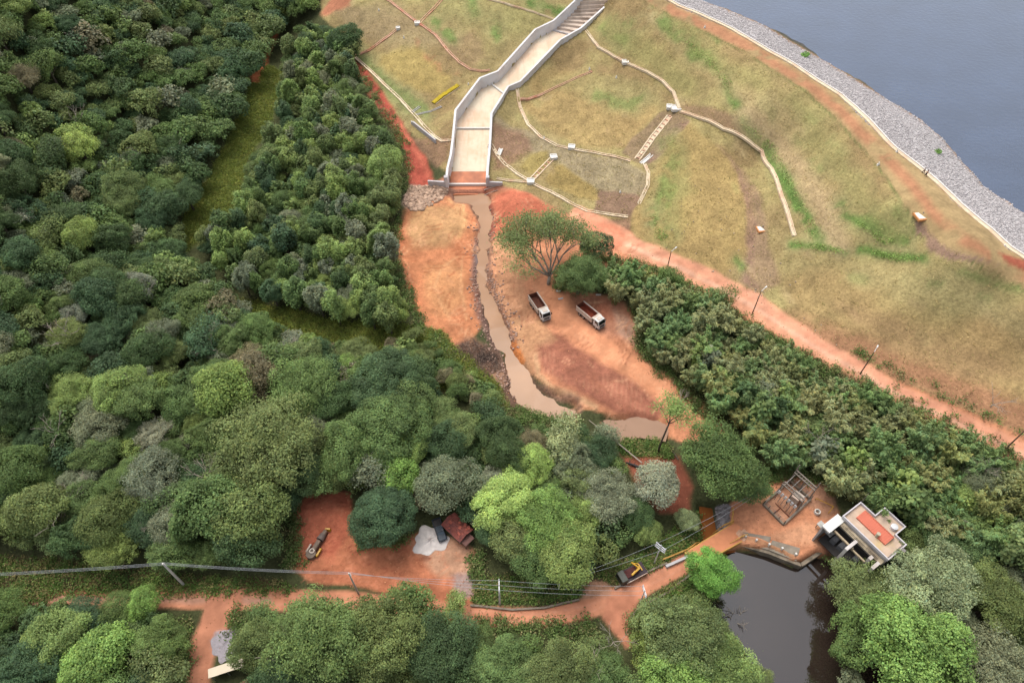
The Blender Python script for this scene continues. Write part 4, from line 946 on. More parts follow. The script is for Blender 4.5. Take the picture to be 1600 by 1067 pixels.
# the trees one can point at
for u, v, r, kind, col, lb in [
 (595,805,52,'dome','deep','broad dark mango-like tree between the red clearing and the white sand heap'), (786,785,50,'lush','lime','large yellow green tree beside the red-roofed hut'),
 (862,815,62,'mass','bright','large bright green tree right of the yellow green one by the hut'), (700,758,46,'fine','grey','grey green tree just behind the red-roofed hut'),
 (646,697,33,'fine','lime','small round yellow green tree standing out in the dark forest'), (622,742,34,'round','bright','glossy vivid green tree in front of the small yellow green tree'),
 (836,727,30,'fine','lime','small yellow green crown behind the bright green tree'), (905,722,36,'fine','grey','grey green crown right of the small yellow green crown'),
 (603,668,66,'dome','mid','very large domed green tree with a finely beaded crown below the marsh'), (605,598,58,'dome','deep','wide dark domed tree at the lower edge of the marsh'),
 (545,575,22,'round','bright','small bright green tree squeezed between dark domes at the marsh edge'), (420,690,86,'mass','olive','biggest olive green crown group left of the beaded dome'),
 (355,612,44,'round','light','light green smooth dome on the left of the forest'), (470,600,62,'mass','mid','broad mid green crown above the biggest olive crown'),
 (880,692,36,'loose','pale','pale loose tree at the edge of the muddy stream pool'), (948,682,22,'loose','grey','dark grey half-bare tree between the two muddy pools'),
 (950,775,50,'mass','grey','large dull grey green tree left of the bare red soil'), (1012,832,21,'round','light','light green small tree beside the crane truck'),
 (1026,758,36,'round','silver','round silvery tree surrounded by bare red soil'), (1130,715,74,'mass','mid','large feathery green tree overhanging the orange yard'), (1165,760,36,'fine','mid','lower feathery crown leaning over the orange yard'),
 (1075,812,20,'round','pale','small pale tree on the creek bank'), (1112,893,41,'lush','vivid','vivid bright green round tree on the bridge approach over the pond'),
 (1065,985,72,'mass','olive','broad olive tree with bare twigs left of the dark pond'), (1130,1045,62,'mass','light','light green tree at the left shore of the pond'), (1045,1060,50,'fine','bright','bright green crown at the bottom left of the pond'),
 (500,1000,80,'mass','mid','wide green tree filling the space below the road junction'), (600,998,72,'mass','olive','broad olive tree beside the wide green one below the road'), (690,1012,66,'mass','dark','dark green tree below the gravel patch of the clearing'),
 (462,1050,58,'mass','deep','deep green tree right of the long cream roof'), (785,1040,56,'mass','mid','mid green tree below the curve of the road'), (880,1052,60,'mass','olive','olive tree below the road fork'), (950,1050,36,'fine','mid','small green tree at the road fork corner'), (640,945,38,'loose','mid','leafy tree top poking up over the power lines'), (710,950,26,'loose','light','light leafy tree top left of the gravel patch'),
 (90,1000,48,'fine','light','light tufted tree below the left end of the road'), (155,1030,52,'round','bright','bright glossy green tree in the bottom left grove'), (222,945,26,'round','bright','bright green tree leaning over the road on the left'),
 (245,1000,46,'mass','mid','mid green tree beside the side road'), (40,1050,46,'fine','deep','deep green tree in the bottom left corner'), (255,1050,40,'loose','olive','olive tree at the bottom beside the side road'),
 (1430,1012,96,'mass','bright','largest bright green tree at the bottom right by the pond'), (1350,920,58,'mass','olive','olive tree hanging over the pond corner below the power house'), (1460,905,74,'mass','pale','pale olive broad tree below the power house'),
 (1345,990,50,'fine','mid','shadowy green tree on the right shore of the pond'), (1565,935,64,'mass','olive','olive tree at the right edge below the thicket'), (1560,1040,74,'mass','grey','grey green tree in the bottom right corner'), (1420,855,30,'fine','olive','small olive tree touching the power house corner'),
 (275,862,36,'round','mid','round green tree just above the leaning concrete pole'), (390,805,52,'round','olive','clustered olive crown left of the red clearing'), (325,800,56,'round','mid','clustered mid green crown above the leaning pole'), (388,850,44,'round','dark','dark tree at the left edge of the red clearing'),
 (240,748,42,'fine','grey','grey green crown with a feathery top in the left forest'), (215,452,27,'fine','silver','silvery white crown standing out on the left hillside'), (120,488,24,'fine','silver','greyish cream crown at the left of the silvery one'), (150,640,30,'fine','grey','grey crown in the left forest above the bare branches'),
 (348,512,22,'fine','silver','small silvery crown near the upper marsh'), (240,680,28,'fine','silver','pale grey brown crown in the middle of the left forest'), (15,235,22,'fine','brown','brownish crown on the hillside at the left edge'), (540,62,24,'round','dark','dark round tree at the head of the long orange drain'),
 (1505,778,24,'round','light','light green flat-topped tree in the right thicket'), (1048,432,20,'loose','mid','small flat-topped green tree beside the upper dirt road'), (1128,466,22,'loose','olive','thin pine-like tree beside the upper dirt road'), (906,424,44,'mass','mid','dense bushy tree under the wide spreading tree'), (930,385,24,'fine','deep','dark tree right of the wide spreading tree'),
 (70,400,20,'fine','light','light feathery crown low on the left hillside'), (600,255,30,'round','light','tall light green tree at the bend of the red earth strip')]:
    plan(u, v, px_R(u, v, r), kind, col, lb)

F1 = [(-120,-60),(485,-60),(478,12),(440,34),(422,58),(392,102),(366,160),(322,250),(284,320),(266,378),(330,440),(380,485),(440,528),(540,540),(615,555),(660,590),(720,648),(790,648),(838,668),(905,676),(935,696),(960,722),(985,775),(1000,825),(1000,845),(960,868),(940,876),(900,885),(850,880),(800,865),(762,845),(735,780),(680,775),(655,770),(560,760),(540,748),(495,748),(450,772),(440,822),(428,862),(380,870),(300,868),(250,858),(150,852),(60,842),(-120,835)]
F2 = [(446,62),(480,42),(530,52),(555,75),(560,112),(572,160),(602,208),(614,262),(618,302),(606,340),(606,400),(616,462),(632,498),(600,496),(520,476),(440,466),(380,440),(330,395),(312,372),(372,340),(392,260),(432,190),(447,112)]
F2B = [(650,520),(700,560),(740,592),(772,622),(765,640),(700,605),(640,560),(600,540)]
F3 = [(935,415),(1000,424),(1060,446),(1130,482),(1200,532),(1290,582),(1400,630),(1500,685),(1640,745),(1640,860),(1520,862),(1430,800),(1412,800),(1345,770),(1290,735),(1235,715),(1190,685),(1165,668),(1135,640),(1085,588),(1015,535),(1002,480),(960,450),(900,445),(862,440),(900,400)]
F4 = [(1325,890),(1430,870),(1500,850),(1640,840),(1640,1140),(1345,1140),(1315,1000)]
F5 = [(398,976),(440,955),(560,950),(640,950),(700,970),(755,1008),(850,1018),(930,1015),(965,1035),(1000,1080),(1000,1140),(400,1140),(415,1050),(392,1005)]
F6 = [(-100,965),(60,955),(150,958),(210,945),(250,965),(286,975),(284,1060),(280,1140),(-100,1140)]
F7 = [(1000,960),(1080,945),(1105,980),(1140,1020),(1185,1070),(1185,1140),(1010,1140)]
def scatter(poly, n, rr, kinds, cols, k, ex=None, region=None, **kw):
    us = [p[0] for p in poly]; vs = [p[1] for p in poly]; c = 0
    uu, vv = rng.uniform(min(us), max(us), n), rng.uniform(min(vs), max(vs), n); ok = sdf(poly, uu, vv) < 0
    for u, v in zip(uu[ok], vv[ok]):
        if ex and ex(u, v): continue
        Rr = rnd.uniform(*rr); ck = rnd.choices([c_ for c_, w in cols], [w for c_, w in cols])[0]
        c += plan(float(u), float(v), Rr, rnd.choice(kinds), ck, k=k, region=region, **kw)
    return c
hill = [('dark',5),('mid',5),('deep',4),('olive',3),('grey',1.6),('light',1.0),('brown',.5),('silver',.25),('lime',.15)]
scatter([(p[0], min(p[1], 470)) if p[1] > 470 else p for p in [(-120,-60),(485,-60),(478,12),(440,34),(422,58),(392,102),(366,160),(322,250),(284,320),(266,378),(330,440),(360,470),(-120,470)]], 14000, (1.9, 5.2), ['mass','fine','mass','loose','round','fine'], hill, .44, region='hill')
scatter(F1, 14000, (2.0, 5.6), ['mass','fine','mass','loose','round','fine'], [('dark',4),('mid',6),('deep',3),('olive',5),('grey',2.2),('light',2),('brown',.6),('silver',.3)], .45, lambda u, v: v < 465 or (660 < u < 740 and 790 < v < 850) or (545 < u < 570 and v > 770), region='forest')
scatter(F2, 4500, (1.8, 3.2), ['slim','fine','slim','loose'], [('mid',5),('light',4),('grey',2),('dark',1),('olive',4),('deep',1.5)], .46, name='slender_tree', cat='tree', region='strip')
scatter(F2B, 700, (1.2, 2.6), ['fine','loose','shrub'], [('olive',3),('mid',3),('brown',1),('light',1)], .55, region='marshedge', name='shrub', cat='shrub')
scatter(F3, 9000, (1.2, 3.7), ['bamboo'], [('bamboo',4),('bamboo2',7),('bamboo3',2)], .46, region='thicket', name='bamboo_clump', cat='bamboo')
scatter([(1000,470),(1130,560),(1300,640),(1500,720),(1640,800),(1640,860),(1500,840),(1400,780),(1300,720),(1150,640)], 2600, (1.4, 4.0), ['fine','loose','mass','slim'], [('mid',3),('grey',2),('olive',2),('light',2),('lime',.7),('dark',2)], .30, region='thicket')
scatter(F4, 1200, (3.0, 5.0), ['fine','round'], [('olive',4),('mid',3),('grey',2),('dark',2)], .55, region='bottomright')
scatter(F5, 1500, (2.6, 4.6), ['fine','loose'], [('mid',4),('olive',4),('dark',2),('light',1)], .52, region='bottom')
scatter(F6, 900, (2.4, 4.2), ['fine','round'], [('mid',4),('deep',2),('light',2),('dark',2)], .55, region='bottomleft')
scatter(F7, 500, (2.2, 4.0), ['fine','loose'], [('olive',4),('light',2)], .55, region='pondside')
REG = {'hill': 'on the forested hillside left of the marsh strip', 'forest': 'in the dense forest between hillside and lower road', 'strip': 'in the wooded strip between marsh and red earth', 'marshedge': 'at the marsh edge beside the dark debris',
       'thicket': 'in the bamboo thicket between truck track and upper road', 'bottomright': 'in the grove right of the dark pond', 'bottom': 'in the grove below the lower dirt road', 'bottomleft': 'in the bottom left grove beside the side road', 'pondside': 'on the left shore of the dark pond'}
def size_word(r): return 'large' if r > 4.4 else ('small' if r < 3.0 else 'medium')
def grow(t):
    root = thing(t['name'], t['label'], t['cat'], t['loc'], rnd.uniform(0, 6.28), t['group']); root.scale = (t['s'], t['s'], t['sz'])
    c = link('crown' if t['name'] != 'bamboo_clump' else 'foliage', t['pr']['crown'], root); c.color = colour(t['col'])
    link('trunk' if t['cat'] == 'tree' else ('canes' if t['cat'] == 'bamboo' else 'stems'), t['pr']['trunk'], root)
for t in TREES:
    if not t['man']:
        rw = REG[t['region']]; cn = PAL[t['col']][0]
        kind_word = {'broadleaf_tree': 'broadleaf tree', 'slender_tree': 'slender bushy tree', 'bamboo_clump': 'bamboo clump', 'shrub': 'shrub'}[t['name']]
        t['label'] = f"{size_word(t['pr']['R'] * t['s'])} {cn} {kind_word} {rw}"
        t['group'] = {'broadleaf_tree': 'broadleaf trees ', 'slender_tree': 'slender trees ', 'bamboo_clump': 'bamboo clumps ', 'shrub': 'shrubs '}[t['name']] + rw
order = sorted([t for t in TREES if t['name'] == 'broadleaf_tree'], key=lambda t: (not t['man'], -t['px']))
inframe = lambda t: -60 < t['u'] < 1660 and -40 < t['v'] < 1130
MAXB = 300
own = order[:MAXB]; rest = order[MAXB:]
for t in own: grow(t)
for nm in ('slender_tree', 'bamboo_clump', 'shrub'):
    q = sorted([t for t in TREES if t['name'] == nm], key=lambda t: -t['px']); rest += q[290:]
    for t in q[:290]: grow(t)
# the far trees nobody would count: one mesh
vs, fs, ts, b = [], [], [], 0
for t in rest:
    v, f, c = t['pr']['data'] if 'data' in t['pr'] else (None,) * 3
    if v is None: continue
    nf = len(f); sel = rng.permutation(nf)[:int(nf * .16)]; f4 = f[sel]; v4 = v[f4].reshape(-1, 4, 3); cen = v4.mean(1, keepdims=True); v4 = cen + (v4 - cen) * 2.1
    a = rnd.uniform(0, 6.28); vv = v4.reshape(-1, 3) * np.array([t['s'], t['s'], t['sz']]); x = vv[:, 0] * math.cos(a) - vv[:, 1] * math.sin(a); y = vv[:, 0] * math.sin(a) + vv[:, 1] * math.cos(a)
    vv = np.stack([x, y, vv[:, 2]], 1) + np.array(t['loc']); tt = c[f4].reshape(-1, 3) * LK * np.array(colour(t['col'])[:3])
    vs.append(vv); fs.append(np.arange(len(vv)).reshape(-1, 4) + b); ts.append(tt); b += len(vv)
if vs:
    tag(link('distant_forest', np_mesh('distant_forest', np.vstack(vs), np.vstack(fs), {'tone': np.vstack(ts)}), None, LEAF), 'mass of far trees covering the hillside', kind='stuff')
print('TREES', len(TREES), {n: sum(t['name'] == n for t in TREES) for n in ('broadleaf_tree', 'slender_tree', 'bamboo_clump', 'shrub')}, 'rest', len(rest), 'faces', b // 4)

# ---------------------------------------------------------------- trees with open limbs
def branches(mb, p, d, ln, r, depth, g, tips, spread=.55, up=.25, kids=3, n=5):
    pts = [p]; q = p; dd = d.normalized()
    for i in range(3):
        dd = (dd + Vector((g.uniform(-1, 1), g.uniform(-1, 1), g.uniform(-.4, .8) * up)) * .22).normalized(); q = q + dd * ln / 3; pts.append(q)
    mb.tube(pts, [r, r * .88, r * .76, r * .62], n if depth > 1 else 4)
    if depth == 0: tips.append(q); return
    for k in range(kids):
        nd = (dd + Vector((g.uniform(-1, 1), g.uniform(-1, 1), g.uniform(-.3, .9) * up)).normalized() * spread).normalized()
        branches(mb, pts[-1] if k else pts[2], nd, ln * g.uniform(.6, .85), r * .58, depth - 1, g, tips, spread, up, kids, n)
def tuft_mesh(name, tips, rad, per, leaf, g, flat=.45):
    n = len(tips) * per; c = np.repeat(np.array([t[:] for t in tips]), per, 0); o = g.normal(size=(n, 3)) * rad * np.array([.6, .6, .6 * flat]); tone = np.repeat(g.uniform(.75, 1.25, len(tips)), per) * g.uniform(.75, 1.25, n)
    v, f = leaf_quads(c + o, np.array([0, 0, .9]) + g.normal(size=(n, 3)) * .5, leaf * g.uniform(.6, 1.3, n), 1.0)
    me = np_mesh(name, v, f, {'tone': np.repeat(tone[:, None] * np.ones(3), 4, 0) * LK}); me.materials.append(LEAF); return me
def limb_tree(name, label, base, dirs, ln, r, depth, seed, col=None, rad=1.0, per=40, leaf=.35, bark='bark', trunk=None, spread=.55, up=.25, kids=3, cat='tree'):
    g = random.Random(seed); gn = np.random.default_rng(seed); root = thing(name, label, cat, base); mb = MB(); tips = []; top = Vector((0, 0, 0))
    if trunk: mb.tube([Vector((0, 0, -.5))] + [Vector(t) for t in trunk], [r * 1.6] + [r * (1.35 - .35 * i / len(trunk)) for i in range(len(trunk))], 7); top = Vector(trunk[-1])
    for d in dirs: branches(mb, top, Vector(d), ln, r * .8, depth, g, tips, spread, up, kids)
    mb.build('trunk', M[bark], root, smooth=True)
    if col:
        c = link('crown', tuft_mesh(name + '_leaves', tips, rad, per, leaf, gn), root); c.color = colour(col, .02)
    return root
b = P(857, 444)
limb_tree('spreading_tree', 'wide spreading tree with bare grey limbs and a flat open crown beside the truck track', b, [(-1,.35,.75),(-.75,.9,.8),(-.2,1,.85),(.35,.95,.8),(.8,.55,.7),(-.95,-.1,.55),(.15,.3,1)], 6.4, .34, 3, 5, 'olive', 2.1, 84, .4, 'bark_pale', [(0,0,1.2),(.2,.3,2.6)], .6, .3)
b = P(1028, 706)
limb_tree('tall_thin_tree', 'tall thin tree with a long bare trunk and sparse crown by the muddy pool', b, [(.3,.3,1),(-.6,.2,.7),(.7,-.1,.7),(0,.5,.8)], 2.6, .15, 2, 9, 'light', 1.15, 70, .32, 'bark', [(.1,.1,4),(.35,.2,8),(.6,.4,10.5)], .7, .3)
for i, (u, v, lb, ln) in enumerate([(98,530,'bleached bare tree fallen open on the left hillside',3.2),(88,815,'bleached bare branches lying over the lower left forest',3.4),(318,742,'bare twiggy treetop in the left forest above the clustered crowns',2.6),(118,768,'grey bare branch above the bleached tree in the lower left forest',2.2),(455,545,'thin bare tree at the marsh edge',1.8),(118,185,'pale leafless tree high on the left hillside',2.6),(1150,965,'leafless white twigs hanging over the left pond shore',1.6),(1065,625,'small pale dead tree at the edge of the truck track',1.6),(280,220,'bare grey treetop on the hillside near the marsh strip',2.0)]):
    p = P(u, v, 6.5 if i not in (6, 7) else 2); p.z -= 2.2
    limb_tree('bare_tree', lb, p, [(-.8,.3,.5),(.7,.5,.6),(.1,-.6,.7),(0,.8,.8)], ln, .13, 2, 40 + i, None, bark='deadwood', trunk=[(0, 0, .8)], spread=.7, up=.35)

twig = [o for o in bpy.data.objects if o.name.startswith('bare_tree') and o.type == 'EMPTY'][:4]
for i in range(26):
    u, v = (rnd.uniform(0, 640), rnd.uniform(60, 840)) if i < 17 else (rnd.uniform(420, 960), rnd.uniform(985, 1060)) if i < 22 else (rnd.uniform(1240, 1560), rnd.uniform(620, 740))
    if not (inside(F1, u, v) or inside(F2, u, v) or i >= 17): continue
    src = twig[i % 4]; p = P(u, v, 6.3); r_ = src.copy(); C.objects.link(r_); r_.location = (p.x, p.y, p.z - 1.2); r_.scale = [rnd.uniform(.45, .8)] * 3; r_.rotation_euler = (0, 0, rnd.uniform(0, 6.28))
    r_['label'] = 'small bleached bare treetop ' + ('scattered in the left forest canopy' if i < 17 else 'in the canopy below the lower road' if i < 22 else 'in the bamboo thicket'); r_['group'] = r_['label']
    for ch in src.children: c_ = ch.copy(); C.objects.link(c_); c_.parent = r_
# ---------------------------------------------------------------- ground cover nobody could count: grass tufts and low weeds
def tufts(name, spots, per, rad, leaf, cols, hgtf=1.0, blade=False, gain=.9):
    n = len(spots); sp = np.repeat(np.array(spots), per, 0); N = n * per
    o = rng.normal(size=(N, 3)) * rad * np.array([1, 1, 0]); o[:, 2] = np.abs(rng.normal(size=N)) * rad * .5 * hgtf + .05
    cc = np.array([alb(c) for c in cols])[rng.integers(0, len(cols), n)] * rng.uniform(.75, 1.25, (n, 1)); cc = np.repeat(cc, per, 0) * rng.uniform(.75, 1.25, (N, 1))
    nr = np.array([0, 0, .6]) + rng.normal(size=(N, 3)) * .55
    v, f = leaf_quads(sp + o, nr, leaf * rng.uniform(.6, 1.4, N), .35 if blade else 1.0, (rng.normal(size=(N, 3)) * .6 + np.array([0, 0, 1.0])) if blade else None)
    return tag(link(name, np_mesh(name, v, f, {'tone': np.repeat(cc, 4, 0) * LK * gain}), None, LEAF), kind='stuff')
marsh = sample_class(MARSH, 9000, lambda u, v, z: True)
tufts('marsh_grass', marsh, 10, .42, .55, [(104,114,46),(94,106,46),(118,118,54),(88,98,44)], 1.2, True)
verge = []
for poly, n in [([(-40,868),(100,874),(300,900),(440,907),(470,926),(300,932),(60,932),(-40,930)], 700), ([(745,905),(860,900),(915,908),(905,932),(850,942),(740,942)], 380), ([(930,895),(1000,870),(1085,800),(1098,805),(1098,838),(1040,878),(960,912)], 420),
               ([(985,965),(1060,908),(1095,895),(1150,908),(1125,935),(1060,940),(1000,985)], 420), ([(955,660),(1040,690),(1050,715),(970,710)], 260), ([(-40,935),(60,930),(75,945),(40,965),(-40,965)], 120)]:
    verge += in_poly(poly, n)
tufts('verge_weeds', verge, 26, .5, .32, [(82,104,48),(98,112,58),(70,92,44),(112,104,66)])
edge = []
for line, w, n in [([(925,400),(1000,415),(1050,435),(1120,475),(1200,530),(1290,578),(1400,628),(1500,680),(1640,745)], 1.1, 520), ([(1330,548),(1440,602),(1620,688)], .7, 34), ([(560,115),(590,160),(620,205),(634,260),(632,300)], 1.0, 160), ([(620,345),(616,400),(634,460),(660,515),(700,545)], .9, 200),
                   ([(905,455),(870,445)], .8, 40), ([(996,470),(1000,545),(1060,600),(1110,655)], 1.0, 200), ([(690,545),(740,600),(790,645),(840,655),(900,660)], 1.1, 260), ([(455,790),(462,850),(455,890)], .8, 90), ([(560,852),(640,842)], .6, 40), ([(745,870),(745,905)], .7, 50), ([(1180,752),(1235,735),(1300,752)], 1.0, 120), ([(1300,870),(1340,905)], .6, 60), ([(370,960),(380,1000),(395,1040)], .8, 90), ([(286,975),(284,1060)], .7, 80), ([(740,975),(850,985),(930,985)], .8, 130), ([(990,970),(1005,1010)], .6, 40), ([(1115,940),(1130,975),(1165,1020),(1196,1080)], 1.0, 160)]:
    edge += along(line, w, n)
tufts('edge_scrub', edge, 34, .55, .34, [(84,104,52),(96,108,62),(74,92,48),(110,106,70)], 1.5)
tufts('debris_brush', in_poly([(705,545),(735,532),(772,548),(785,575),(760,590),(735,575)], 150), 22, .5, .4, [(88,72,62),(112,96,84),(70,58,52)], .6, True)
tufts('turf_grass', sample_class(SLOPE, 8000), 5, .35, .24, [(196,172,116),(180,158,102),(166,160,98),(196,174,122)], .12, False, .46)
tufts('turf_clumps', in_poly([(1165,195),(1180,190),(1215,235),(1250,300),(1285,368),(1268,372),(1235,310),(1200,240)], 160) + in_poly([(1245,382),(1290,384),(1325,392),(1290,392)], 70) + in_poly([(1350,390),(1445,405),(1400,408)], 80) + in_poly([(1330,340),(1400,375),(1380,382)], 60) + in_poly([(1060,60),(1075,60),(1140,120),(1150,160),(1130,130)], 90) + in_poly([(1020,335),(1045,372),(1030,380)], 50), 9, .6, .26, [(112,136,70),(122,142,76),(100,124,62)], .25)

# ---------------------------------------------------------------- vehicles
def face(px0, px1): a, b = P(*px0), P(*px1); return math.atan2(b.y - a.y, b.x - a.x)
def wheel(parent, x, y, r, w=.32):
    mb = MB(); mb.cyl((0, 0, 0), r, w, 'y', 16); o = mb.build('wheel', M['black'], parent, (x, y, r)); k = MB(); k.cyl((0, 0, 0), r * .5, w + .04, 'y', 10); k.build('rim', M['offwhite'], o); return o
def dump_truck(label, rear, front, load_mat):
    a, b = P(*rear, 1.6), P(*front, 1.6); c = (a + b) / 2; t = thing('dump_truck', label, 'truck', (c.x, c.y, hgt(c.x, c.y) + .02), math.atan2(b.y - a.y, b.x - a.x))
    t['group'] = 'dump trucks parked on the orange yard'
    mb = MB(); mb.box((-.1, .45, .78), (7.4, .16, .24)); mb.box((-.1, -.45, .78), (7.4, .16, .24)); mb.box((3.2, 0, .62), (1.2, 1.6, .5)); mb.cyl((.9, 1.0, .75), .28, 1.0, 'x', 12); mb.box((.9, -1.0, .75), (1.0, .5, .5)); mb.build('chassis', M['steel_dark'], t)
    bd = MB(); x0, x1, w, z0, z1 = -4.1, 1.55, 2.5, 1.1, 2.55
    bd.box(((x0 + x1) / 2, 0, z0), (x1 - x0, w, .14)); bd.box(((x0 + x1) / 2, w / 2 - .05, (z0 + z1) / 2 + .05), (x1 - x0, .1, z1 - z0)); bd.box(((x0 + x1) / 2, -w / 2 + .05, (z0 + z1) / 2 + .05), (x1 - x0, .1, z1 - z0))
    bd.box((x1 - .06, 0, (z0 + z1) / 2 + .2), (.12, w + .02, z1 - z0 + .35)); bd.box((x1 + .35, 0, z1 + .32), (.85, w, .09))
    for y in (w / 2 + .04, -w / 2 - .04):
        for x in np.linspace(x0 + .3, x1 - .4, 6): bd.box((x, y, (z0 + z1) / 2 + .05), (.12, .08, z1 - z0))
        bd.box(((x0 + x1) / 2, y, z1 + .08), (x1 - x0 + .02, .14, .14))
    body = bd.build('cargo_bed', M['offwhite'], t)
    k = MB(); k.box((x0 + .04, 0, (z0 + z1) / 2 + .05), (.1, w - .22, z1 - z0 - .06)); k.build('tailgate', M['rust'], body)
    k = MB(); k.box(((x0 + x1) / 2, 0, z0 + .12), (x1 - x0 - .25, w - .24, .1)); 
    for y in (1, -1): k.box(((x0 + x1) / 2, y * (w / 2 - .12), z0 + .75), (x1 - x0 - .3, .03, 1.2))
    k.box((x1 - .15, 0, z0 + .75), (.03, w - .3, 1.3)); k.build('bed_lining', load_mat, body)
    cb = MB(); cb.add([(2.0, -1.2, .85), (3.95, -1.2, .75), (3.95, 1.2, .75), (2.0, 1.2, .85), (2.0, -1.2, 1.9), (3.98, -1.2, 1.8), (3.98, 1.2, 1.8), (2.0, 1.2, 1.9), (2.05, -1.1, 2.95), (3.55, -1.1, 2.9), (3.55, 1.1, 2.9), (2.05, 1.1, 2.95)],
       [(3, 2, 1, 0), (0, 1, 5, 4), (1, 2, 6, 5), (2, 3, 7, 6), (3, 0, 4, 7), (4, 5, 9, 8), (5, 6, 10, 9), (6, 7, 11, 10), (7, 4, 8, 11), (8, 9, 10, 11)])
    cab = cb.build('cab', M['white'], t); bv = cab.modifiers.new('round', 'BEVEL'); bv.width = .07; bv.segments = 2
    g = MB(); g.add([(4.0, -1.06, 1.92), (4.0, 1.06, 1.92), (3.62, .98, 2.76), (3.62, -.98, 2.76)], [(0, 1, 2, 3)]); g.build('windshield', M['glass'], cab)
    for y in (1, -1):
        g = MB(); g.add([(2.5, y * 1.225, 1.95), (3.75, y * 1.225, 1.9), (3.5, y * 1.16, 2.68), (2.5, y * 1.16, 2.72)], [(0, 1, 2, 3)] if y < 0 else [(3, 2, 1, 0)]); g.build('side_window', M['glass'], cab)
        g = MB(); g.box((3.7, y * 1.42, 2.2), (.12, .22, .55)); g.build('mirror', M['steel_dark'], cab); g = MB(); g.box((4.0, y * .9, .78), (.06, .3, .2)); g.build('headlight', M['ceramic'], t)
    g = MB(); g.box((4.0, 0, .62), (.2, 2.35, .34)); g.build('bumper', M['galv'], t); g = MB(); g.box((2.8, 0, 3.0), (.9, 1.3, .12), 0, 0, (.9, .9)); g.build('roof_hatch', M['offwhite'], cab); g = MB(); g.box((4.02, 0, 1.35), (.05, 1.5, .5)); g.build('grille', M['steel_dark'], cab)
    for x in (2.95, -1.4, -2.75):
        for y in (1, -1): wheel(t, x, y * 1.02, .5, .34 if x > 0 else .5)
    return t
dump_truck('white dump truck with an empty dark bed on the truck track, nearer the stream', (832,463.5), (854.5,497), M['rust'])
dump_truck('white dump truck with red earth in its bed parked nearer the thicket', (907,479), (940,507), M['rusty_load'])

# dark blue pickup by the sand heap
p0, p1 = P(682,814,.8), P(691.5,841,.8); c = (p0 + p1) / 2; t = thing('pickup_truck', 'dark blue pickup parked between the white sand heap and the red-roofed hut', 'pickup', (c.x, c.y, hgt(c.x, c.y)), math.atan2(p1.y - p0.y, p1.x - p0.x))
NAVY = material('navy_paint', (44,62,78), .35, .06, 1, metal=.2, spec=.6)
mb = MB(); mb.box((0, 0, .62), (4.9, 1.75, .55)); mb.box((1.65, 0, .95), (1.5, 1.65, .14), 0, 0, (.92, .9)); mb.box((-1.55, .82, 1.0), (1.75, .1, .34)); mb.box((-1.55, -.82, 1.0), (1.75, .1, .34)); mb.box((-2.4, 0, 1.0), (.09, 1.7, .34)); o = mb.build('body', NAVY, t); bv = o.modifiers.new('round', 'BEVEL'); bv.width = .06; bv.segments = 2
mb = MB(); mb.box((.15, 0, 1.2), (1.9, 1.6, .62), 0, 0, (.66, .82)); cabn = mb.build('cab', NAVY, t)
for nm, q in (('windshield', [(1.12, -.7, .98), (1.12, .7, .98), (.82, .62, 1.46), (.82, -.62, 1.46)]), ('rear_window', [(-.82, .7, .98), (-.82, -.7, .98), (-.52, -.62, 1.46), (-.52, .62, 1.46)])):
    mb = MB(); mb.add(q, [(0, 1, 2, 3)]); mb.build(nm, material('sky_glass', (120,134,148), .1, .03, 1, spec=.8), cabn)
mb = MB(); mb.box((-1.55, 0, .93), (1.65, 1.5, .05)); mb.build('cargo_floor', M['steel_dark'], t)
for y in (1, -1): mb = MB(); mb.box((2.45, y * .62, .7), (.05, .35, .18)); mb.build('headlight', M['ceramic'], t)
for x in (1.5, -1.5):
    for y in (1, -1): wheel(t, x, y * .82, .36, .24)

# crane truck under the tree
p0, p1 = P(972,903,1.2), P(1004,886,1.2); c = (p0 + p1) / 2; t = thing('crane_truck', 'dark flatbed truck carrying a folded yellow crane at the edge of the lower road', 'truck', (c.x, c.y, hgt(c.x, c.y)), math.atan2(p1.y - p0.y, p1.x - p0.x))
mb = MB(); mb.box((.2, 0, .95), (5.2, 2.5, .16)); mb.box((0, 0, .72), (5.0, 1.0, .3)); mb.build('flatbed', material('dark_deck', (74,62,66), .8, .2, 1), t)
mb = MB(); mb.box((.3, -1.28, 1.05), (4.6, .1, .32)); mb.build('side_rail', M['offwhite'], t)
mb = MB(); mb.box((-2.3, 0, 1.35), (1.5, 2.4, 1.7), 0, 0, (.86, .92)); cabc = mb.build('cab', material('dark_cab_paint', (82,84,76), .5, .1, 1), t); bv = cabc.modifiers.new('round', 'BEVEL'); bv.width = .08; bv.segments = 2
mb = MB(); mb.add([(-3.06, -.95, 1.3), (-3.06, .95, 1.3), (-2.97, .9, 2.0), (-2.97, -.9, 2.0)], [(3, 2, 1, 0)]); mb.build('windshield', M['glass'], cabc)
mb = MB(); mb.box((-.2, .2, 1.16), (2.6, 1.5, .3)); mb.build('dark_load', material('dark_red_load', (92,50,48), .9, .3, 1.5), t)
mb = MB(); mb.box((1.35, .2, 1.4), (.5, .5, .8)); mb.beam((1.35, .2, 1.9), (.6, 1.5, 2.2), .26, .3); mb.beam((1.5, 0, 1.8), (-.6, -.55, 2.0), .34, .36); mb.beam((1.9, .9, 1.4), (1.9, -.5, 1.4), .2, .24); mb.beam((1.9, .9, 1.4), (1.1, 1.35, 1.6), .16, .2); mb.beam((-.6, -.55, 2.0), (.3, -.2, 2.15), .2, .22); mb.build('crane', M['yellow'], t)
for x in (-2.2, 1.3, 2.1):
    for y in (1, -1): wheel(t, x, y * 1.0, .46, .34)

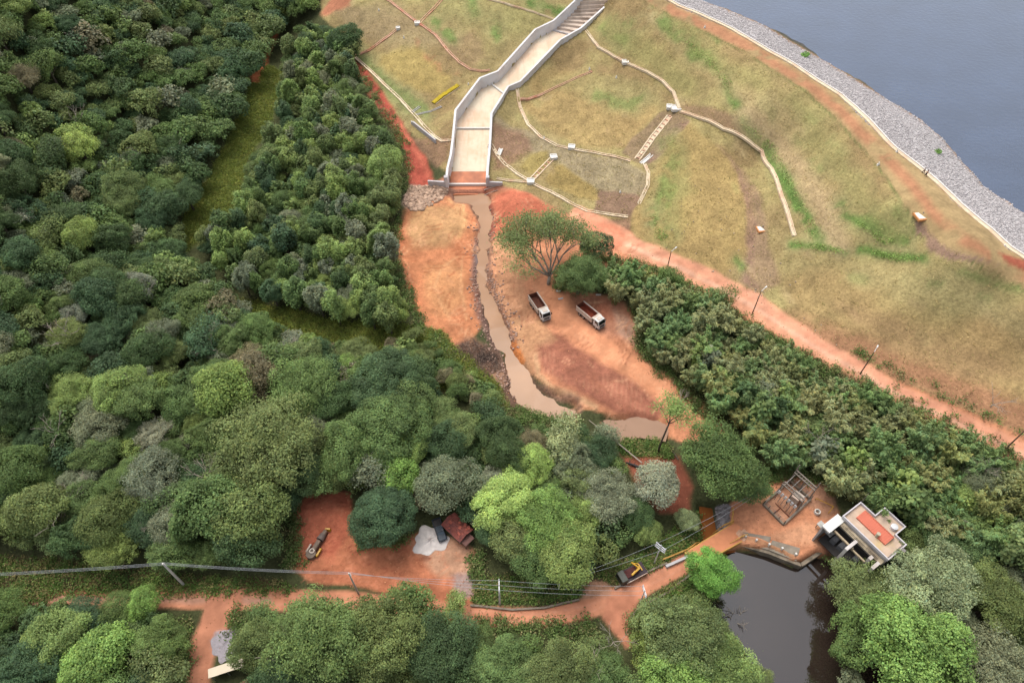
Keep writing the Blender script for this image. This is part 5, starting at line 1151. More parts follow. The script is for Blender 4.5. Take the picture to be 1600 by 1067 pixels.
# grey derelict machine on the red clearing
p0, p1 = P(481,874,.6), P(510,826,.6); c = (p0 + p1) / 2; t = thing('derelict_machine', 'long dusty grey machine of drums and rings with a yellow cap on the red clearing', 'machine', (c.x, c.y, hgt(c.x, c.y)), math.atan2(p1.y - p0.y, p1.x - p0.x))
DG = material('dusty_grey_metal', (142,124,108), .7, .18, 1.5, stain=(176,122,92), stain_amt=.5)
mb = MB(); mb.cyl((-2.2, 0, .55), .95, .9, 'z', 20); mb.build('base_drum', DG, t)
mb = MB(); 
for k in range(20): a = k / 20 * 2 * math.pi; b_ = (k + 1) / 20 * 2 * math.pi; mb.beam((-1.7 + .42 * math.cos(a), .42 * math.sin(a), 1.15), (-1.7 + .42 * math.cos(b_), .42 * math.sin(b_), 1.15), .22, .3)
mb.build('hatch_ring', M['offwhite'], t)
mb = MB(); mb.cyl((-.7, 0, .8), .5, 1.2, 'x', 14); mb.box((.3, 0, .7), (.9, .8, .8)); mb.build('neck', DG, t); mb = MB(); mb.cyl((1.55, 0, .75), .78, 1.3, 'x', 18, 0, .6); mb.build('drum', material('worn_drum', (128,112,104), .7, .2, 1.5), t)
mb = MB(); mb.cyl((2.6, 0, .7), .45, .8, 'x', 14); mb.build('end_pipe', DG, t); mb = MB(); mb.box((3.4, -.25, .75), (.55, 1.2, .7), .3, 0, (.6, .8)); mb.build('yellow_cap', M['yellow'], t)
mb = MB(); mb.beam((-2.6, .75, .2), (3.0, .45, .2), .16, .2); mb.beam((-2.6, -.75, .2), (3.0, -.45, .2), .16, .2); mb.build('skid_frame', M['rust'], t)
for y in (1, -1): mb = MB(); mb.box((-1.3, y * 1.15, .5), (1.5, .3, .5)); mb.cyl((-.7, y * 1.15, .55), .3, .34, 'y', 10); mb.cyl((-1.9, y * 1.15, .5), .3, .34, 'y', 10); mb.build('track_frame', M['yellow'] if y < 0 else M['offwhite'], t)

# ---------------------------------------------------------------- hut, cream roof, heaps
def hut():
    c = P(714,822,2.6); c.z -= 2.6; d0, d1 = P(702,806,2.6), P(731,833,2.6); rz = math.atan2(d1.y - d0.y, d1.x - d0.x); t = thing('hut', 'small hut with a patched red tiled roof beside the pickup', 'hut', (c.x, c.y, hgt(c.x, c.y)), rz)
    mb = MB(); mb.box((0, 0, 1.1), (4.8, 2.9, 2.2)); mb.build('wall', M['brick_wall'], t)
    tm = material('patched_red_tiles', (158,88,76), .85, .35, 2.2, stain=(112,72,70), stain_amt=.8); mb = MB()
    for s in (1, -1):
        for i in range(7):
            f0, f1 = i / 7, (i + 1) / 7; y0, y1 = s * 1.85 * (1 - f0), s * 1.85 * (1 - f1) * 1.0; z0, z1 = 2.15 + .75 * f0, 2.15 + .75 * f1
            mb.add([(-2.7, y0, z0 + .06), (2.7, y0, z0 + .06), (2.7, y1 * .97, z1), (-2.7, y1 * .97, z1), (2.7, y0, z0), (-2.7, y0, z0)], [(0, 1, 2, 3) if s < 0 else (3, 2, 1, 0), (5, 4, 1, 0)])
    mb.beam((-2.7, 0, 2.92), (2.7, 0, 2.92), .3, .14); rf = mb.build('roof', tm, t)
    mb = MB(); 
    for k in range(26): mb.box((rnd.uniform(-2.5, 2.5), 0, 0), (.01, .01, .01)) if False else None
    pm = material('bright_new_tiles', (198,108,88), .85, .2, 2)
    for k in range(9):
        x, y = rnd.uniform(-2.3, 2.3), rnd.uniform(-1.5, 1.5); g = MB(); g.box((x, y, 2.2 + .75 * (1 - abs(y) / 1.85) + .1), (rnd.uniform(.3, .8), rnd.uniform(.3, .6), .06), rnd.uniform(0, 3)); g.build('tile_patch', pm, rf)
    g = MB(); g.box((3.2, -.3, 1.75), (1.5, 2.4, .08)); g.build('porch_roof', material('dull_porch_tiles', (128,92,84), .9, .15, 2), t)
    for y in (-1.3, .7): g = MB(); g.box((3.8, y, .85), (.12, .12, 1.75)); g.build('porch_post', M['wood'], t)
    g = MB(); g.box((2.415, 0, 1.0), (.05, .9, 1.95)); g.build('door', M['wood'], t)
hut()
a, b = P(325,1052,2.4), P(380,1034,2.4); c = (a + b) / 2; t = thing('shelter', 'long narrow shelter with a cream roof beside the side road', 'shelter', (c.x, c.y, hgt(c.x, c.y)), math.atan2(b.y - a.y, b.x - a.x)); L_ = (b - a).length
mb = MB(); mb.box((0, 0, 2.4), (L_, 1.55, .12)); mb.build('roof', material('cream_roof', (240,224,196), .7, .05, 1), t)
mb = MB(); mb.box((0, .6, 1.15), (L_ - .5, .12, 2.35)); mb.build('back_wall', M['brick_wall'], t)
for x in (-L_ / 2 + .4, 0, L_ / 2 - .4): mb = MB(); mb.box((x, -.6, 1.15), (.12, .12, 2.35)); mb.build('post', M['galv'], t)
p = P(388,1066,2.2); t = thing('shed', 'corner of a small red-roofed shed at the bottom below the cream roof', 'shed', (p.x, p.y - .6, hgt(p.x, p.y)), .55); mb = MB(); mb.box((0, 0, 1.0), (2.6, 2.0, 2.0)); mb.build('wall', M['brick_wall'], t); mb = MB(); mb.prism([(-1.6, -1.3), (1.6, -1.3), (1.6, 1.3), (-1.6, 1.3)], 2.0, 2.1); mb.build('roof', material('red_shed_roof', (168,92,78), .85, .2, 2), t)
def heap(name, px, r, h, mat, label, cat, seed=1, sq=1.0):
    p = P(*px); g = np.random.default_rng(seed); n, m_ = 40, 16; vs, fs = [], []
    for j in range(m_ + 1):
        q = j / m_
        for i in range(n):
            a = 2 * math.pi * i / n; w = 1 + .16 * math.sin(3 * a + seed) + .1 * math.sin(7 * a); rr = r * q * w; x, y = rr * math.cos(a), rr * math.sin(a) * sq; zz = h * (1 - q) ** 1.1 * (1 + .25 * math.sin(5 * a + 9 * q)) + g.uniform(-.05, .05)
            vs.append((x, y, hgt(p.x + x, p.y + y) - p.z + zz * (q < 1) - (.15 if q == 1 else -.04)))
    for j in range(m_):
        for i in range(n): fs.append((j * n + i, (j + 1) * n + i, (j + 1) * n + (i + 1) % n, j * n + (i + 1) % n))
    fs = [f[::-1] for f in fs]; me = bpy.data.meshes.new(name); me.from_pydata(vs, [], fs); me.polygons.foreach_set('use_smooth', [True] * len(fs)); return tag(link(name, me, None, mat, p), label, cat)
heap('sand_heap', (672,845), 3.5, .8, M['sand'], 'white sand heap dumped beside the dark blue pickup', 'sand heap', 2, .85)
heap('soil_heap', (740,296), 1.2, .7, M['rusty_load'], 'small red soil lump at the spillway mouth', 'soil heap', 4) if False else None
heap('gravel_heap', (351,1006), 2.3, .16, material('grey_gravel', (176,168,172), .95, .12, 3, bump=.3), 'low patch of grey gravel beside the side road', 'gravel heap', 5, 1.3)
heap('earth_mound', (1160,835), 1.2, .35, material('pale_earth', (226,178,146), .95, .1, 1), 'small pale earth mound on the yard above the retaining wall', 'earth mound', 6)
# logs and debris
def log(px0, px1, r, label, z=.5, mat='deadwood', name='fallen_log'):
    a, b = P(*px0, z), P(*px1, z * .6); mb = MB(); d = b - a; mb.tube([Vector((0, 0, 0)), d * .5 + Vector((0, 0, .1)), d], [r, r * .8, r * .4], 7)
    n = d.cross(Vector((0, 0, 1))).normalized()
    for f, s in ((.55, 1), (.7, -1), (.82, 1)): mb.tube([d * f, d * f + n * s * .7 + Vector((0, 0, .4))], [r * .4, r * .12], 5)
    return tag(mb.build(name, M[mat], None, a), label, 'log')
log((1003,723), (920,656), .16, 'long pale fallen trunk lying across the brush by the muddy pool', .8)
log((1006,733), (978,722), .34, 'thick blackened log beside the silvery tree', .4, 'steel_dark'); log((962,706), (955,713), .22, 'short white broken branch in the cut brush', .6)
log((936,717), (952,723), .16, 'thin pale log below the cut brush', .5); log((757,297), (775,291), .18, 'pale timber lying by the right wing wall', .4); log((757,305), (778,297), .14, 'thin pale plank near the red bank', .4)
log((1060,718), (1040,690), .14, 'grey dead branch beside the tall thin tree', .6, 'bark'); log((1230,700), (1243,690), .1, 'thin dead branch over the thicket edge', 2.0) if False else None
for i, (u, v, lb) in enumerate([(873,455,'small pale board on the ground under the spreading tree'), (876,467,'grey slab on the orange soil under the spreading tree'), (935,461,'white plank at the edge of the truck yard')]):
    p = P(u, v); mb = MB(); mb.box((0, 0, .1), (1.3, .45, .12), .1 * i); mb.box((.1, 0, -.02), (.1, .5, .12), .1 * i); tag(mb.build('board' if i != 1 else 'slab', M['box'] if i != 1 else M['concrete'], None, p, .2 * i - (.6 if i == 2 else 0)), lb, 'board' if i != 1 else 'slab')

# ---------------------------------------------------------------- power poles and lines
TOPS = {}
def pole(key, base, top_px, label, arms, style='pole', r=.16, armdir=None, lamp=False, name='power_pole'):
    b = P(*base); # height from where the top shows
    best = min(np.arange(3, 13, .1), key=lambda hh: abs(proj(b.x, b.y, b.z + hh)[1] - top_px[1]) + abs(proj(b.x, b.y, b.z + hh)[0] - top_px[0])); H = float(best)
    t = thing(name, label, 'lamp post' if lamp else 'power pole', b); mb = MB(); mb.tube([(0, 0, -.5), (0, 0, H)], [r * 1.25, r * .75], 8); mb.build('shaft', M[style], t)
    a = Vector((math.cos(armdir or 0), math.sin(armdir or 0), 0)); out = []
    for k in range(arms):
        z = H - .25 - .75 * k; m = MB(); m.beam(-a * 1.1 + Vector((0, 0, z)), a * 1.1 + Vector((0, 0, z)), .14, .14); ar = m.build('crossarm', M['ceramic'], t)
        for s in (-1, 0, 1): m = MB(); m.cyl(a * s * .95 + Vector((0, 0, z + .2)), .07, .3, n=8); m.build('insulator', M['ceramic'], ar)
    if arms == 0 and not lamp:
        for k in range(3): m = MB(); m.cyl((.18, 0, H - .2 - .5 * k), .09, .2, 'x', 8); m.build('insulator', M['ceramic'], t)
    if lamp:
        m = MB(); m.beam((0, 0, H - .1), a * 1.5 + Vector((0, 0, H + .25)), .09, .09); m.box(a * 1.7 + Vector((0, 0, H + .28)), (.7, .26, .16), armdir); m.build('lamp_arm', M['white'], t)
    TOPS[key] = (b, H, a); return t
pole('a', (287,913), (250,880), 'leaning-looking concrete power pole beside the left stretch of road', 0, armdir=1.4, r=.22)
pole('b', (560,927), (543,895), 'grey power pole below the red clearing', 0, armdir=1.4)
pole('c', (781,944), (780,913), 'power pole with two white crossarms on the grass verge', 2, armdir=1.6)
pole('d', (1000,941), (992,922), 'power pole with paired white crossarms at the road fork', 2, armdir=1.75, r=.12)
pole('e', (1022,880), (1030,852), 'power pole with three white crossarms beside the crane truck', 3, armdir=-.75, r=.12)
pole('f', (873,920), (865,906), 'short stub pole leaning over the dark verge', 0, armdir=0.3, r=.13)
pole('g', (1043,417), (1047,393), 'lamp post with a white arm at the flat-topped tree on the upper road', 0, 'wood', .12, .7, True, 'lamp_post')
pole('h', (1175,491), (1184,455), 'lamp post with a white arm in the middle of the upper road bend', 0, 'wood', .12, .7, True, 'lamp_post')
pole('i', (1344,584), (1366,550), 'lamp post with a small head on the thicket side of the upper road', 0, 'wood', .12, .9, True, 'lamp_post')
pole('j', (1569,703), (1602,668), 'wooden post at the far right end of the upper road', 0, 'wood', .14, .9, True, 'lamp_post')
def cable(p, q, sag, label):
    mb = MB(); o = p.copy(); d = q - p; pts = [d * (k / 16) + Vector((0, 0, -4 * sag * (k / 16) * (1 - k / 16))) for k in range(17)]; mb.tube(pts, .026, 4); tag(mb.build('power_cable', M['cable'], None, o), label, 'cable', 'overhead power cables')
def attach(key, k, z=.3): b, H, a = TOPS[key]; return b + Vector((0, 0, H - z)) + a * (k - 1) * .85 if key not in 'abf' else b + Vector((0, 0, H - .2 - .5 * k)) + a * .25
spans = [('a', 'b', 'over the red clearing edge'), ('b', 'c', 'above the gravel patch'), ('c', 'd', 'over the lower road'), ]
lev = ['uppermost', 'middle', 'lowest']
far = P(-120, 898, 9)
for k in range(3): cable(Vector((far.x, far.y, 9.5 - .5 * k)), attach('a', k), .6, f'{lev[k]} cable leaving the frame left of the leaning concrete pole')
for a_, b_, ph in spans:
    for k in range(3): cable(attach(a_, k), attach(b_, k), .7, f'{["far", "middle", "near"][k]} strand of the three cables {ph}')
q = P(1180, 770, 7)
for k in range(2): cable(attach('e', 2 * k), q + Vector((k * .8, 0, 0)), 1.0, f'{["left", "right"][k]} thin cable from the three-arm pole towards the orange yard'); cable(attach('f', k, .3), attach('e', 2 * k), .6, f'{["upper", "lower"][k]} thin cable between stub pole and three-arm pole')

# ---------------------------------------------------------------- bridge rails, kerbs and pond wall
def rail(line, label, h=1.0, mat='rail', cat='railing', step=2.6):
    pts = densify(line, step); o = pts[0].copy(); t = thing('guard_rail', label, cat, o)
    for z in (h, h * .5):
        mb = MB()
        for a, b in zip(pts, pts[1:]): mb.beam(a - o + Vector((0, 0, z)), b - o + Vector((0, 0, z)), .1, .14)
        mb.build('bar', M[mat], t)
    for p in pts: mb = MB(); mb.box(p - o + Vector((0, 0, h / 2)), (.14, .14, h + .2)); mb.build('post', M[mat], t)
rail([(1035,876),(1072,861),(1110,838),(1145,816)], 'yellow guard rail on the upstream side of the bridge road'); rail([(1141,821),(1144,806),(1144,797)], 'short yellow rail turning up beside the stone bank')
rail([(1119,864),(1140,851),(1158,840),(1166,838)], 'yellow guard rail on the pond side of the bridge road')
def kerbline(line, label, w=.35, h=.3, mat='brick_wall'):
    pts = densify(line, 2.5); o = pts[0].copy(); mb = MB()
    for a, b in zip(pts, pts[1:]): mb.beam(a - o + Vector((0, 0, h / 2)), b - o + Vector((0, 0, h / 2)), w, h + .2)
    tag(mb.build('kerb', M[mat], None, o), label, 'kerb')
kerbline([(735,946),(800,953),(850,950),(905,937)], 'thin stone kerb curving along the grass verge above the lower road'); kerbline([(985,965),(1000,948),(1045,925),(1078,898)], 'stone kerb along the pond side of the bridge approach'); kerbline([(960,920),(1000,899),(1042,880)], 'stone kerb below the crane truck'); kerbline([(1040,886),(1075,870)], 'concrete footing along the start of the yellow rail', .5, .5, 'concrete')
wl = [(1156,850),(1200,862),(1243,879),(1252,882),(1288,858)]
pts = [at_z(u, v, .0) for u, v in wl]; o = Vector(pts[0]); t = thing('pond_wall', 'grey stone retaining wall with a sloping top between orange yard and pond', 'retaining wall', o); mb = MB()
for a, b in zip(pts, pts[1:]):
    a, b = Vector(a) - o, Vector(b) - o; mb.beam(a + Vector((0, 0, -2.0)), b + Vector((0, 0, -2.0)), .7, 4.0)
mb.build('wall', material('mossy_stone_wall', (148,134,116), .95, .25, 1.2, stain=(84,78,64), stain_amt=.7), t); mb = MB()
for (a, b) in list(zip(pts, pts[1:]))[:2]:
    a, b = Vector(a) - o, Vector(b) - o; n = (b - a).cross(Vector((0, 0, 1))).normalized() * -1; mb.add([a + n * .3 + Vector((0, 0, .3)), b + n * .3 + Vector((0, 0, .3)), b + n * 2.6 + Vector((0, 0, 1.5)), a + n * 2.0 + Vector((0, 0, 1.45)), a + n * .3 - Vector((0, 0, .4)), b + n * .3 - Vector((0, 0, .4))], [(0, 1, 2, 3), (4, 5, 1, 0)])
ob = mb.build('coping_slab', material('grey_slab', (172,158,140), .95, .2, 1), t)
for p in ob.data.polygons:
    if p.normal.z < -.1: p.flip()
for i, (u, v) in enumerate([(1164,839),(1181,845),(1201,852),(1221,858),(1242,867)]):
    p = P(u, v); mb = MB(); mb.box((0, 0, .35), (.28, .28, .8), .3); mb.box((0, 0, .78), (.36, .36, .08), .3); tag(mb.build('bollard', M['box'], None, p), f'{["first","second","third","fourth","last"][i]} white bollard from the bridge along the pond wall', 'bollard', 'white bollards along the pond wall')
# bridge deck
dk = [at_z(u, v, .95) for u, v in ((1070,864),(1147,817),(1178,834),(1108,872))]; o = Vector(dk[0]); t = thing('bridge', 'short bridge carrying the orange dirt road between creek and pond', 'bridge', o); mb = MB(); mb.prism([(q[0] - o.x, q[1] - o.y) for q in dk], -.35, .02)
mb.build('deck', material('dirt_covered_deck', (236,156,112), .95, .1, .7), t); mb = MB()
for i, j in ((0, 1), (3, 2)): mb.beam(Vector(dk[i]) - o + Vector((0, 0, -.5)), Vector(dk[j]) - o + Vector((0, 0, -.5)), .4, 1.0)
mb.build('edge_beam', M['rail'], t); mb = MB()
for i, j in ((0, 3), (1, 2)): mb.beam(Vector(dk[i]) - o + Vector((0, 0, -1.6)), Vector(dk[j]) - o + Vector((0, 0, -1.6)), .8, 2.4)
mb.build('abutment', M['brick_wall'], t)
# timber prop in the water
p = P(1286,880); mb = MB(); mb.beam((0, 0, -1.0), (-.2, 1.2, 1.0), .12, .12); tag(mb.build('timber_prop', material('orange_timber', (170,120,70), .9, .2, 2), None, p), 'thin timber prop standing in the pond corner', 'prop')

# ---------------------------------------------------------------- power house
GZ = 1.4; zr = GZ + 7.2
A_, F_, H_ = [Vector(at_z(u, v, zr)) for u, v in ((1345.2,784.6),(1416,850.4),(1318.8,807))]
ux = (F_ - A_); LU = ux.length; rz = math.atan2(ux.y, ux.x); t = thing('power_house', 'white flat-roofed power house with an orange ridge roof and open concrete frame', 'building', (A_.x, A_.y, GZ - .4), rz)
LW = abs((H_ - A_).dot(Vector((math.sin(rz), -math.cos(rz), 0)))); Hh = 7.2 + .4
# local: x along A->F, y negative towards the pond (w)
WALLM = material('power_house_render', (206,198,192), .85, .08, .8, stain=(150,130,116), stain_amt=.5); ROOF = material('stained_flat_roof', (216,190,166), .9, .14, .7, stain=(226,196,128), stain_amt=.6)
k_ = LU / 96.7
UB, UE, AW = 3.3, 9.1 * LU / 11.8, 2.9
W = LW
mb = MB(); mb.prism([(0, 0), (LU, 0), (LU, -W), (0, -W)], 0, Hh - .55); mb.prism([(UB, AW), (UE, AW), (UE, .003), (UB, .003)], 0, Hh - .57); mb.build('wall', WALLM, t)
mb = MB(); mb.prism([(.05, -.05), (LU - .05, -.05), (LU - .05, -W + .05), (.05, -W + .05)], Hh - .55, Hh - .5); mb.prism([(UB + .05, AW - .05), (UE - .05, AW - .05), (UE - .05, -.05), (UB + .05, -.05)], Hh - .57, Hh - .515); rf = mb.build('roof', ROOF, t)
pr = MB(); ring = [(0, 0), (UB, 0), (UB, AW), (UE, AW), (UE, 0), (LU, 0), (LU, -W), (0, -W)]
for i in range(8):
    a, b = ring[i], ring[(i + 1) % 8]; d = Vector((b[0] - a[0], b[1] - a[1], 0)).normalized() * .1; pr.beam(Vector((a[0], a[1], Hh - .25)) - d, Vector((b[0], b[1], Hh - .25)) + d, .22, .62 + .004 * i)
pr.build('parapet', material('parapet_white', (226,220,222), .8, .06, 1), t)
mb = MB(); x0, x1, y0, y1 = 1.55, 9.35 * LU / 11.8, -.75, -2.75; zb = Hh - .49; y0, y1 = -.5, -3.15; ym = (y0 * .72 + y1 * .28)
mb.add([(x0, y0, zb + .35), (x1, y0, zb + .35), (x1, y1, zb + .3), (x0, y1, zb + .3), (x0, ym, zb + .85), (x1, ym, zb + .85), (x0, y0, zb), (x1, y0, zb), (x1, y1, zb), (x0, y1, zb)], [(0, 4, 5, 1), (4, 3, 2, 5), (0, 3, 4), (1, 5, 2), (6, 0, 1, 7), (7, 1, 2, 8), (8, 2, 3, 9), (9, 3, 0, 6)])
for k in range(15): xx = x0 + .3 + k * (x1 - x0 - .6) / 14; mb.beam((xx, y0 - .02, zb + .39), (xx, ym, zb + .88), .07, .05); mb.beam((xx, ym, zb + .88), (xx, y1 + .02, zb + .34), .07, .05)
ob = mb.build('ridge_roof', material('orange_roof', (230,128,100), .7, .05, 1, stain=(206,104,80), stain_amt=.3), t); bm = bmesh.new(); bm.from_mesh(ob.data); bmesh.ops.recalc_face_normals(bm, faces=bm.faces[:]); bm.to_mesh(ob.data); bm.free()
mb = MB(); mb.cyl((6.8, 1.05, Hh - .1), .62, .8, n=20); mb.cyl((6.8, 1.05, Hh + .36), .64, .12, n=20, r2=.3); mb.build('water_tank', M['ceramic'], t)
mb = MB(); mb.cyl((6.1, -3.0, Hh + .15), .3, 1.0, n=12); mb.cyl((6.1, -3.0, Hh + .7), .36, .12, n=12); mb.build('roof_vent', material('vent_cement', (206,196,170), .8, .1, 1), t)
mb = MB(); mb.prism([(.4, -W - .12), (LU - .2, -W - .12), (LU - .2, -W - 1.25), (.4, -W - 1.25)], Hh - 1.5, Hh - 1.2); 
for k in range(10): mb.box((1.6 + k * (LU - 2.5) / 10, -W - .72, Hh - 1.1), (.85, .16, .2)); mb.box((1.6 + k * (LU - 2.5) / 10, -W - 1.0, Hh - 1.1), (.85, .12, .2))
mb.build('gallery', material('stained_gallery', (196,180,152), .9, .2, 1.2, stain=(120,104,88), stain_amt=.7), t)
FD = 4.3
mb = MB(); mb.prism([(-1.0, -W + .15), (.75, -W + .15), (.75, -W - FD), (-1.0, -W - FD)], Hh - 1.35, Hh - .95); mb.build('wing_slab', M['white'], t)
fm = material('frame_concrete', (224,216,210), .85, .08, 1, stain=(170,150,130), stain_amt=.4)
for x, dpt in ((4.6, FD), (8.2, 2.2), (LU - .6, FD * .75)):
    mb = MB(); mb.box((x, -W - 1.25 - (dpt - 1.25) / 2, Hh - 1.25), (.6, dpt - 1.25, .55)); mb.box((x, -W - dpt + .25, (Hh - 1.5) / 2 - .5), (.56, .46, Hh - .55)); mb.build('frame_beam', fm, t)
mb = MB(); mb.box((3.0, -W - 2.6, Hh - 1.9), (4.4, .36, .4)); mb.box((6.4, -W - 2.6, Hh - 2.2), (3.2, .3, .34)); mb.build('tie_beam', material('tie_concrete', (190,170,140), .9, .12, 1), t)
mb = MB(); mb.box((-.75, -W - FD / 2, (Hh - 1.4) / 2 - .6), (.35, FD - .1, Hh - .3)); mb.build('side_wall', WALLM, t)
mb = MB(); mb.box((4.6, -W - 2.0, 1.2), (9.4, 3.6, .2)); mb.box((4.6, -W - .16, 2.6), (9.2, .08, 3.0)); mb.build('lower_floor', material('dark_lower_floor', (66,62,60), .8, .2, 1), t)  # floor and back panel of the open frame, both in one dark tone
for x in (1.8, 3.4, 6.6): mb = MB(); mb.box((x, -W - 1.6, 2.0), (1.1, 1.3, 1.4)); mb.box((x, -W - 1.6, 2.75), (.8, 1.0, .15)); mb.build('machine_housing', material('machine_grey', (112,112,114), .6, .1, 1), t)
for x in (1.2, 6.0, 10.2):
    mb = MB(); mb.box((x if x != 6.0 else 6.0, (AW if x == 6.0 else 0) + .02, 4.2), (1.3, .06, 1.2)); wn = mb.build('window', M['glass'], t); mb = MB(); 
    for dx, dz, sx, sz in ((0, .65, 1.5, .1), (0, -.65, 1.5, .1), (.7, 0, .1, 1.3), (-.7, 0, .1, 1.3), (0, 0, .06, 1.2)): mb.box((x + dx, (AW if x == 6.0 else 0) + .04, 4.2 + dz), (sx, .1, sz))
    mb.build('window_frame', M['white'], wn)
mb = MB(); 
for k in range(8): mb.box((UB - .7, .35 + k * .3, Hh - .9 - k * .28), (1.1, .3, .12))
mb.beam((UB - 1.2, .2, Hh - .1), (UB - 1.2, 2.7, Hh - 2.2), .06, .06); mb.build('outside_stair', M['galv'], t)
mb = MB(); mb.tube([(LU - .3, -.25, Hh - .4), (LU - .3, -W + .4, Hh - .4)], .09, 6); mb.tube([(3.0, -.2, Hh - .42), (UB + 1.0, AW - .3, Hh - .42)], .06, 6); mb.box((10.6, -1.4, Hh - .2), (.8, .7, .6)); mb.build('roof_pipe', M['galv'], t)
mb = MB(); mb.cyl((.02, .05, Hh + 1.6), .04, 4.2, n=6); mb.build('mast', M['galv'], t)
# small annex slab and green netting at the west end of the power house
p = P(1290,826,1.6); p.z -= 1.6; t2 = thing('gate_house', 'small white roofed gate shelter at the west corner of the power house', 'shelter', p, rz); mb = MB(); mb.box((0, 0, 1.6), (3.4, 1.3, .16)); mb.build('roof', material('worn_white_roof', (208,206,200), .8, .12, 1.2, stain=(120,120,110), stain_amt=.6), t2)
for x in (-1.5, 1.5):
    for y in (-.5, .5): mb = MB(); mb.box((x, y, .7), (.14, .14, 1.7)); mb.build('post', M['galv'], t2)
# ---------------------------------------------------------------- substation
Ww, Ss, Ee, Nn = P(1192,788.5), P(1223.5,820), P(1266,781), P(1233,752)
def low(a, b, label, h=.55):
    mb = MB(); d = b - a; mb.beam(Vector((0, 0, h / 2 - .1)), d + Vector((0, 0, h / 2 - .1)), .4, h + .2); t = thing('low_wall', label, 'wall', a); mb.build('beam', material('substation_kerb', (156,140,122), .9, .15, 1), t)
    n = 4
    for k in range(n + 1): q = d * (k / n); m = MB(); m.box((q.x, q.y, q.z + .9), (.12, .12, 1.8)); m.build('post', M['galv'], t)
    m = MB(); m.beam(Vector((0, 0, 1.7)), d + Vector((0, 0, 1.7)), .05, .05); m.beam(Vector((0, 0, 1.2)), d + Vector((0, 0, 1.2)), .04, .04); m.build('wire', M['galv'], t)
low(Ww, Ss, 'low concrete wall on the yard side of the substation'); low(Ss, Ee, 'low concrete wall of the substation facing the power house'); low(Nn, Ww, 'low wall of the substation below the feathery tree'); low(Ee, Nn, 'low wall of the substation facing the thicket')
o = (Ww + Ss + Ee + Nn) / 4; o.z = min(Ww.z, Ss.z, Ee.z, Nn.z); e1 = (Ss - Ww).normalized(); e2 = (Nn - Ww).normalized(); l1, l2 = (Ss - Ww).length, (Nn - Ww).length
def sp(a, b, z): q = Ww + e1 * l1 * a + e2 * l2 * b; return Vector((q.x - o.x, q.y - o.y, z))
t = thing('substation', 'rusty grey substation gantry of beams and insulators inside its low wall', 'substation', o)
SB = material('substation_concrete', (150,138,126), .9, .15, 1.5)
for b_, zt in ((.55, 5.0), (.98, 5.6)):
    mb = MB(); mb.beam(sp(.02, b_, zt), sp(.98, b_, zt), .22, .26); mb.beam(sp(.02, b_ - .09, zt), sp(.98, b_ - .09, zt), .18, .22)
    for k in range(8): mb.beam(sp(.08 + k * .12, b_ - .09, zt), sp(.14 + k * .12, b_, zt), .08, .08)
    mb.build('gantry_beam', SB, t)
    for a_ in (.03, .5, .97): mb = MB(); mb.tube([sp(a_, b_ - .045, -.3), sp(a_, b_ - .045, zt + (2.6 if (b_ > .9 and a_ != .5) else .2))], [.17, .1], 6); mb.build('gantry_post', SB, t)
for a_ in (.1, .35, .62, .9): mb = MB(); mb.beam(sp(a_, .5, 4.9), sp(a_, .98, 5.3), .1, .1); mb.build('tie_bar', M['galv'], t)
for k in range(6):
    a_ = .12 + k * .15; mb = MB(); mb.beam(sp(a_ - .05, .35, 3.0), sp(a_ + .05, .35, 3.0), .3, .12); mb.tube([sp(a_, .35, 0), sp(a_, .35, 3.0)], .06, 5)
    mb.build('switch', M['galv'], t)
    for d_ in (-.02, .03): m = MB(); q = sp(a_ + d_, .38, 3.3); m.cyl(q, .09, .55, n=8); m.cyl(q, .14, .1, n=8); m.build('insulator', M['ceramic'], t)
for k in range(5): mb = MB(); q = sp(.45 + k * .07, .72, 2.7); mb.cyl(q, .08, .7, n=8); mb.cyl(q, .14, .12, n=8); mb.build('bushing', M['ceramic'], t)
mb = MB(); q = sp(.62, .72, 1.2); mb.box(q, (1.9, 1.5, 2.2), .8); 
for k in range(5): mb.box(sp(.5 + .06 * k, .62, 1.2), (.08, .7, 1.6), .8)
mb.box(sp(.8, .74, 2.5), (1.3, .5, .3), .8); mb.build('transformer', M['offwhite'], t)
mb = MB(); mb.beam(sp(.05, .28, .15), sp(.95, .28, .15), .2, .3); mb.beam(sp(.5, .02, .15), sp(.5, .28, .15), .2, .3); mb.build('cable_trench', M['rust'], t)
# yellow pipe frame and ring beside the substation
p = P(1300,792); mb = MB(); mb.beam((-3, 1.6, .7), (0, -.2, .7), .1, .1); mb.beam((0, -.2, .7), (-1.2, -1.4, .7), .1, .1); mb.beam((-3, 1.6, 0), (-3, 1.6, .7), .1, .1); mb.beam((0, -.2, 0), (0, -.2, .7), .1, .1); mb.beam((-1.2, -1.4, 0), (-1.2, -1.4, .7), .1, .1); tag(mb.build('pipe_rail', M['yellow'], None, p), 'low yellow pipe rail between substation and power house', 'railing')
p = P(1276,801); mb = MB()
for k in range(14): a, b_ = k / 14 * 6.283, (k + 1) / 14 * 6.283; mb.beam((.5 * math.cos(a), .5 * math.sin(a), .35), (.5 * math.cos(b_), .5 * math.sin(b_), .35), .2, .7)
tag(mb.build('well_ring', M['box'], None, p), 'pale concrete well ring beside the substation wall', 'well ring')

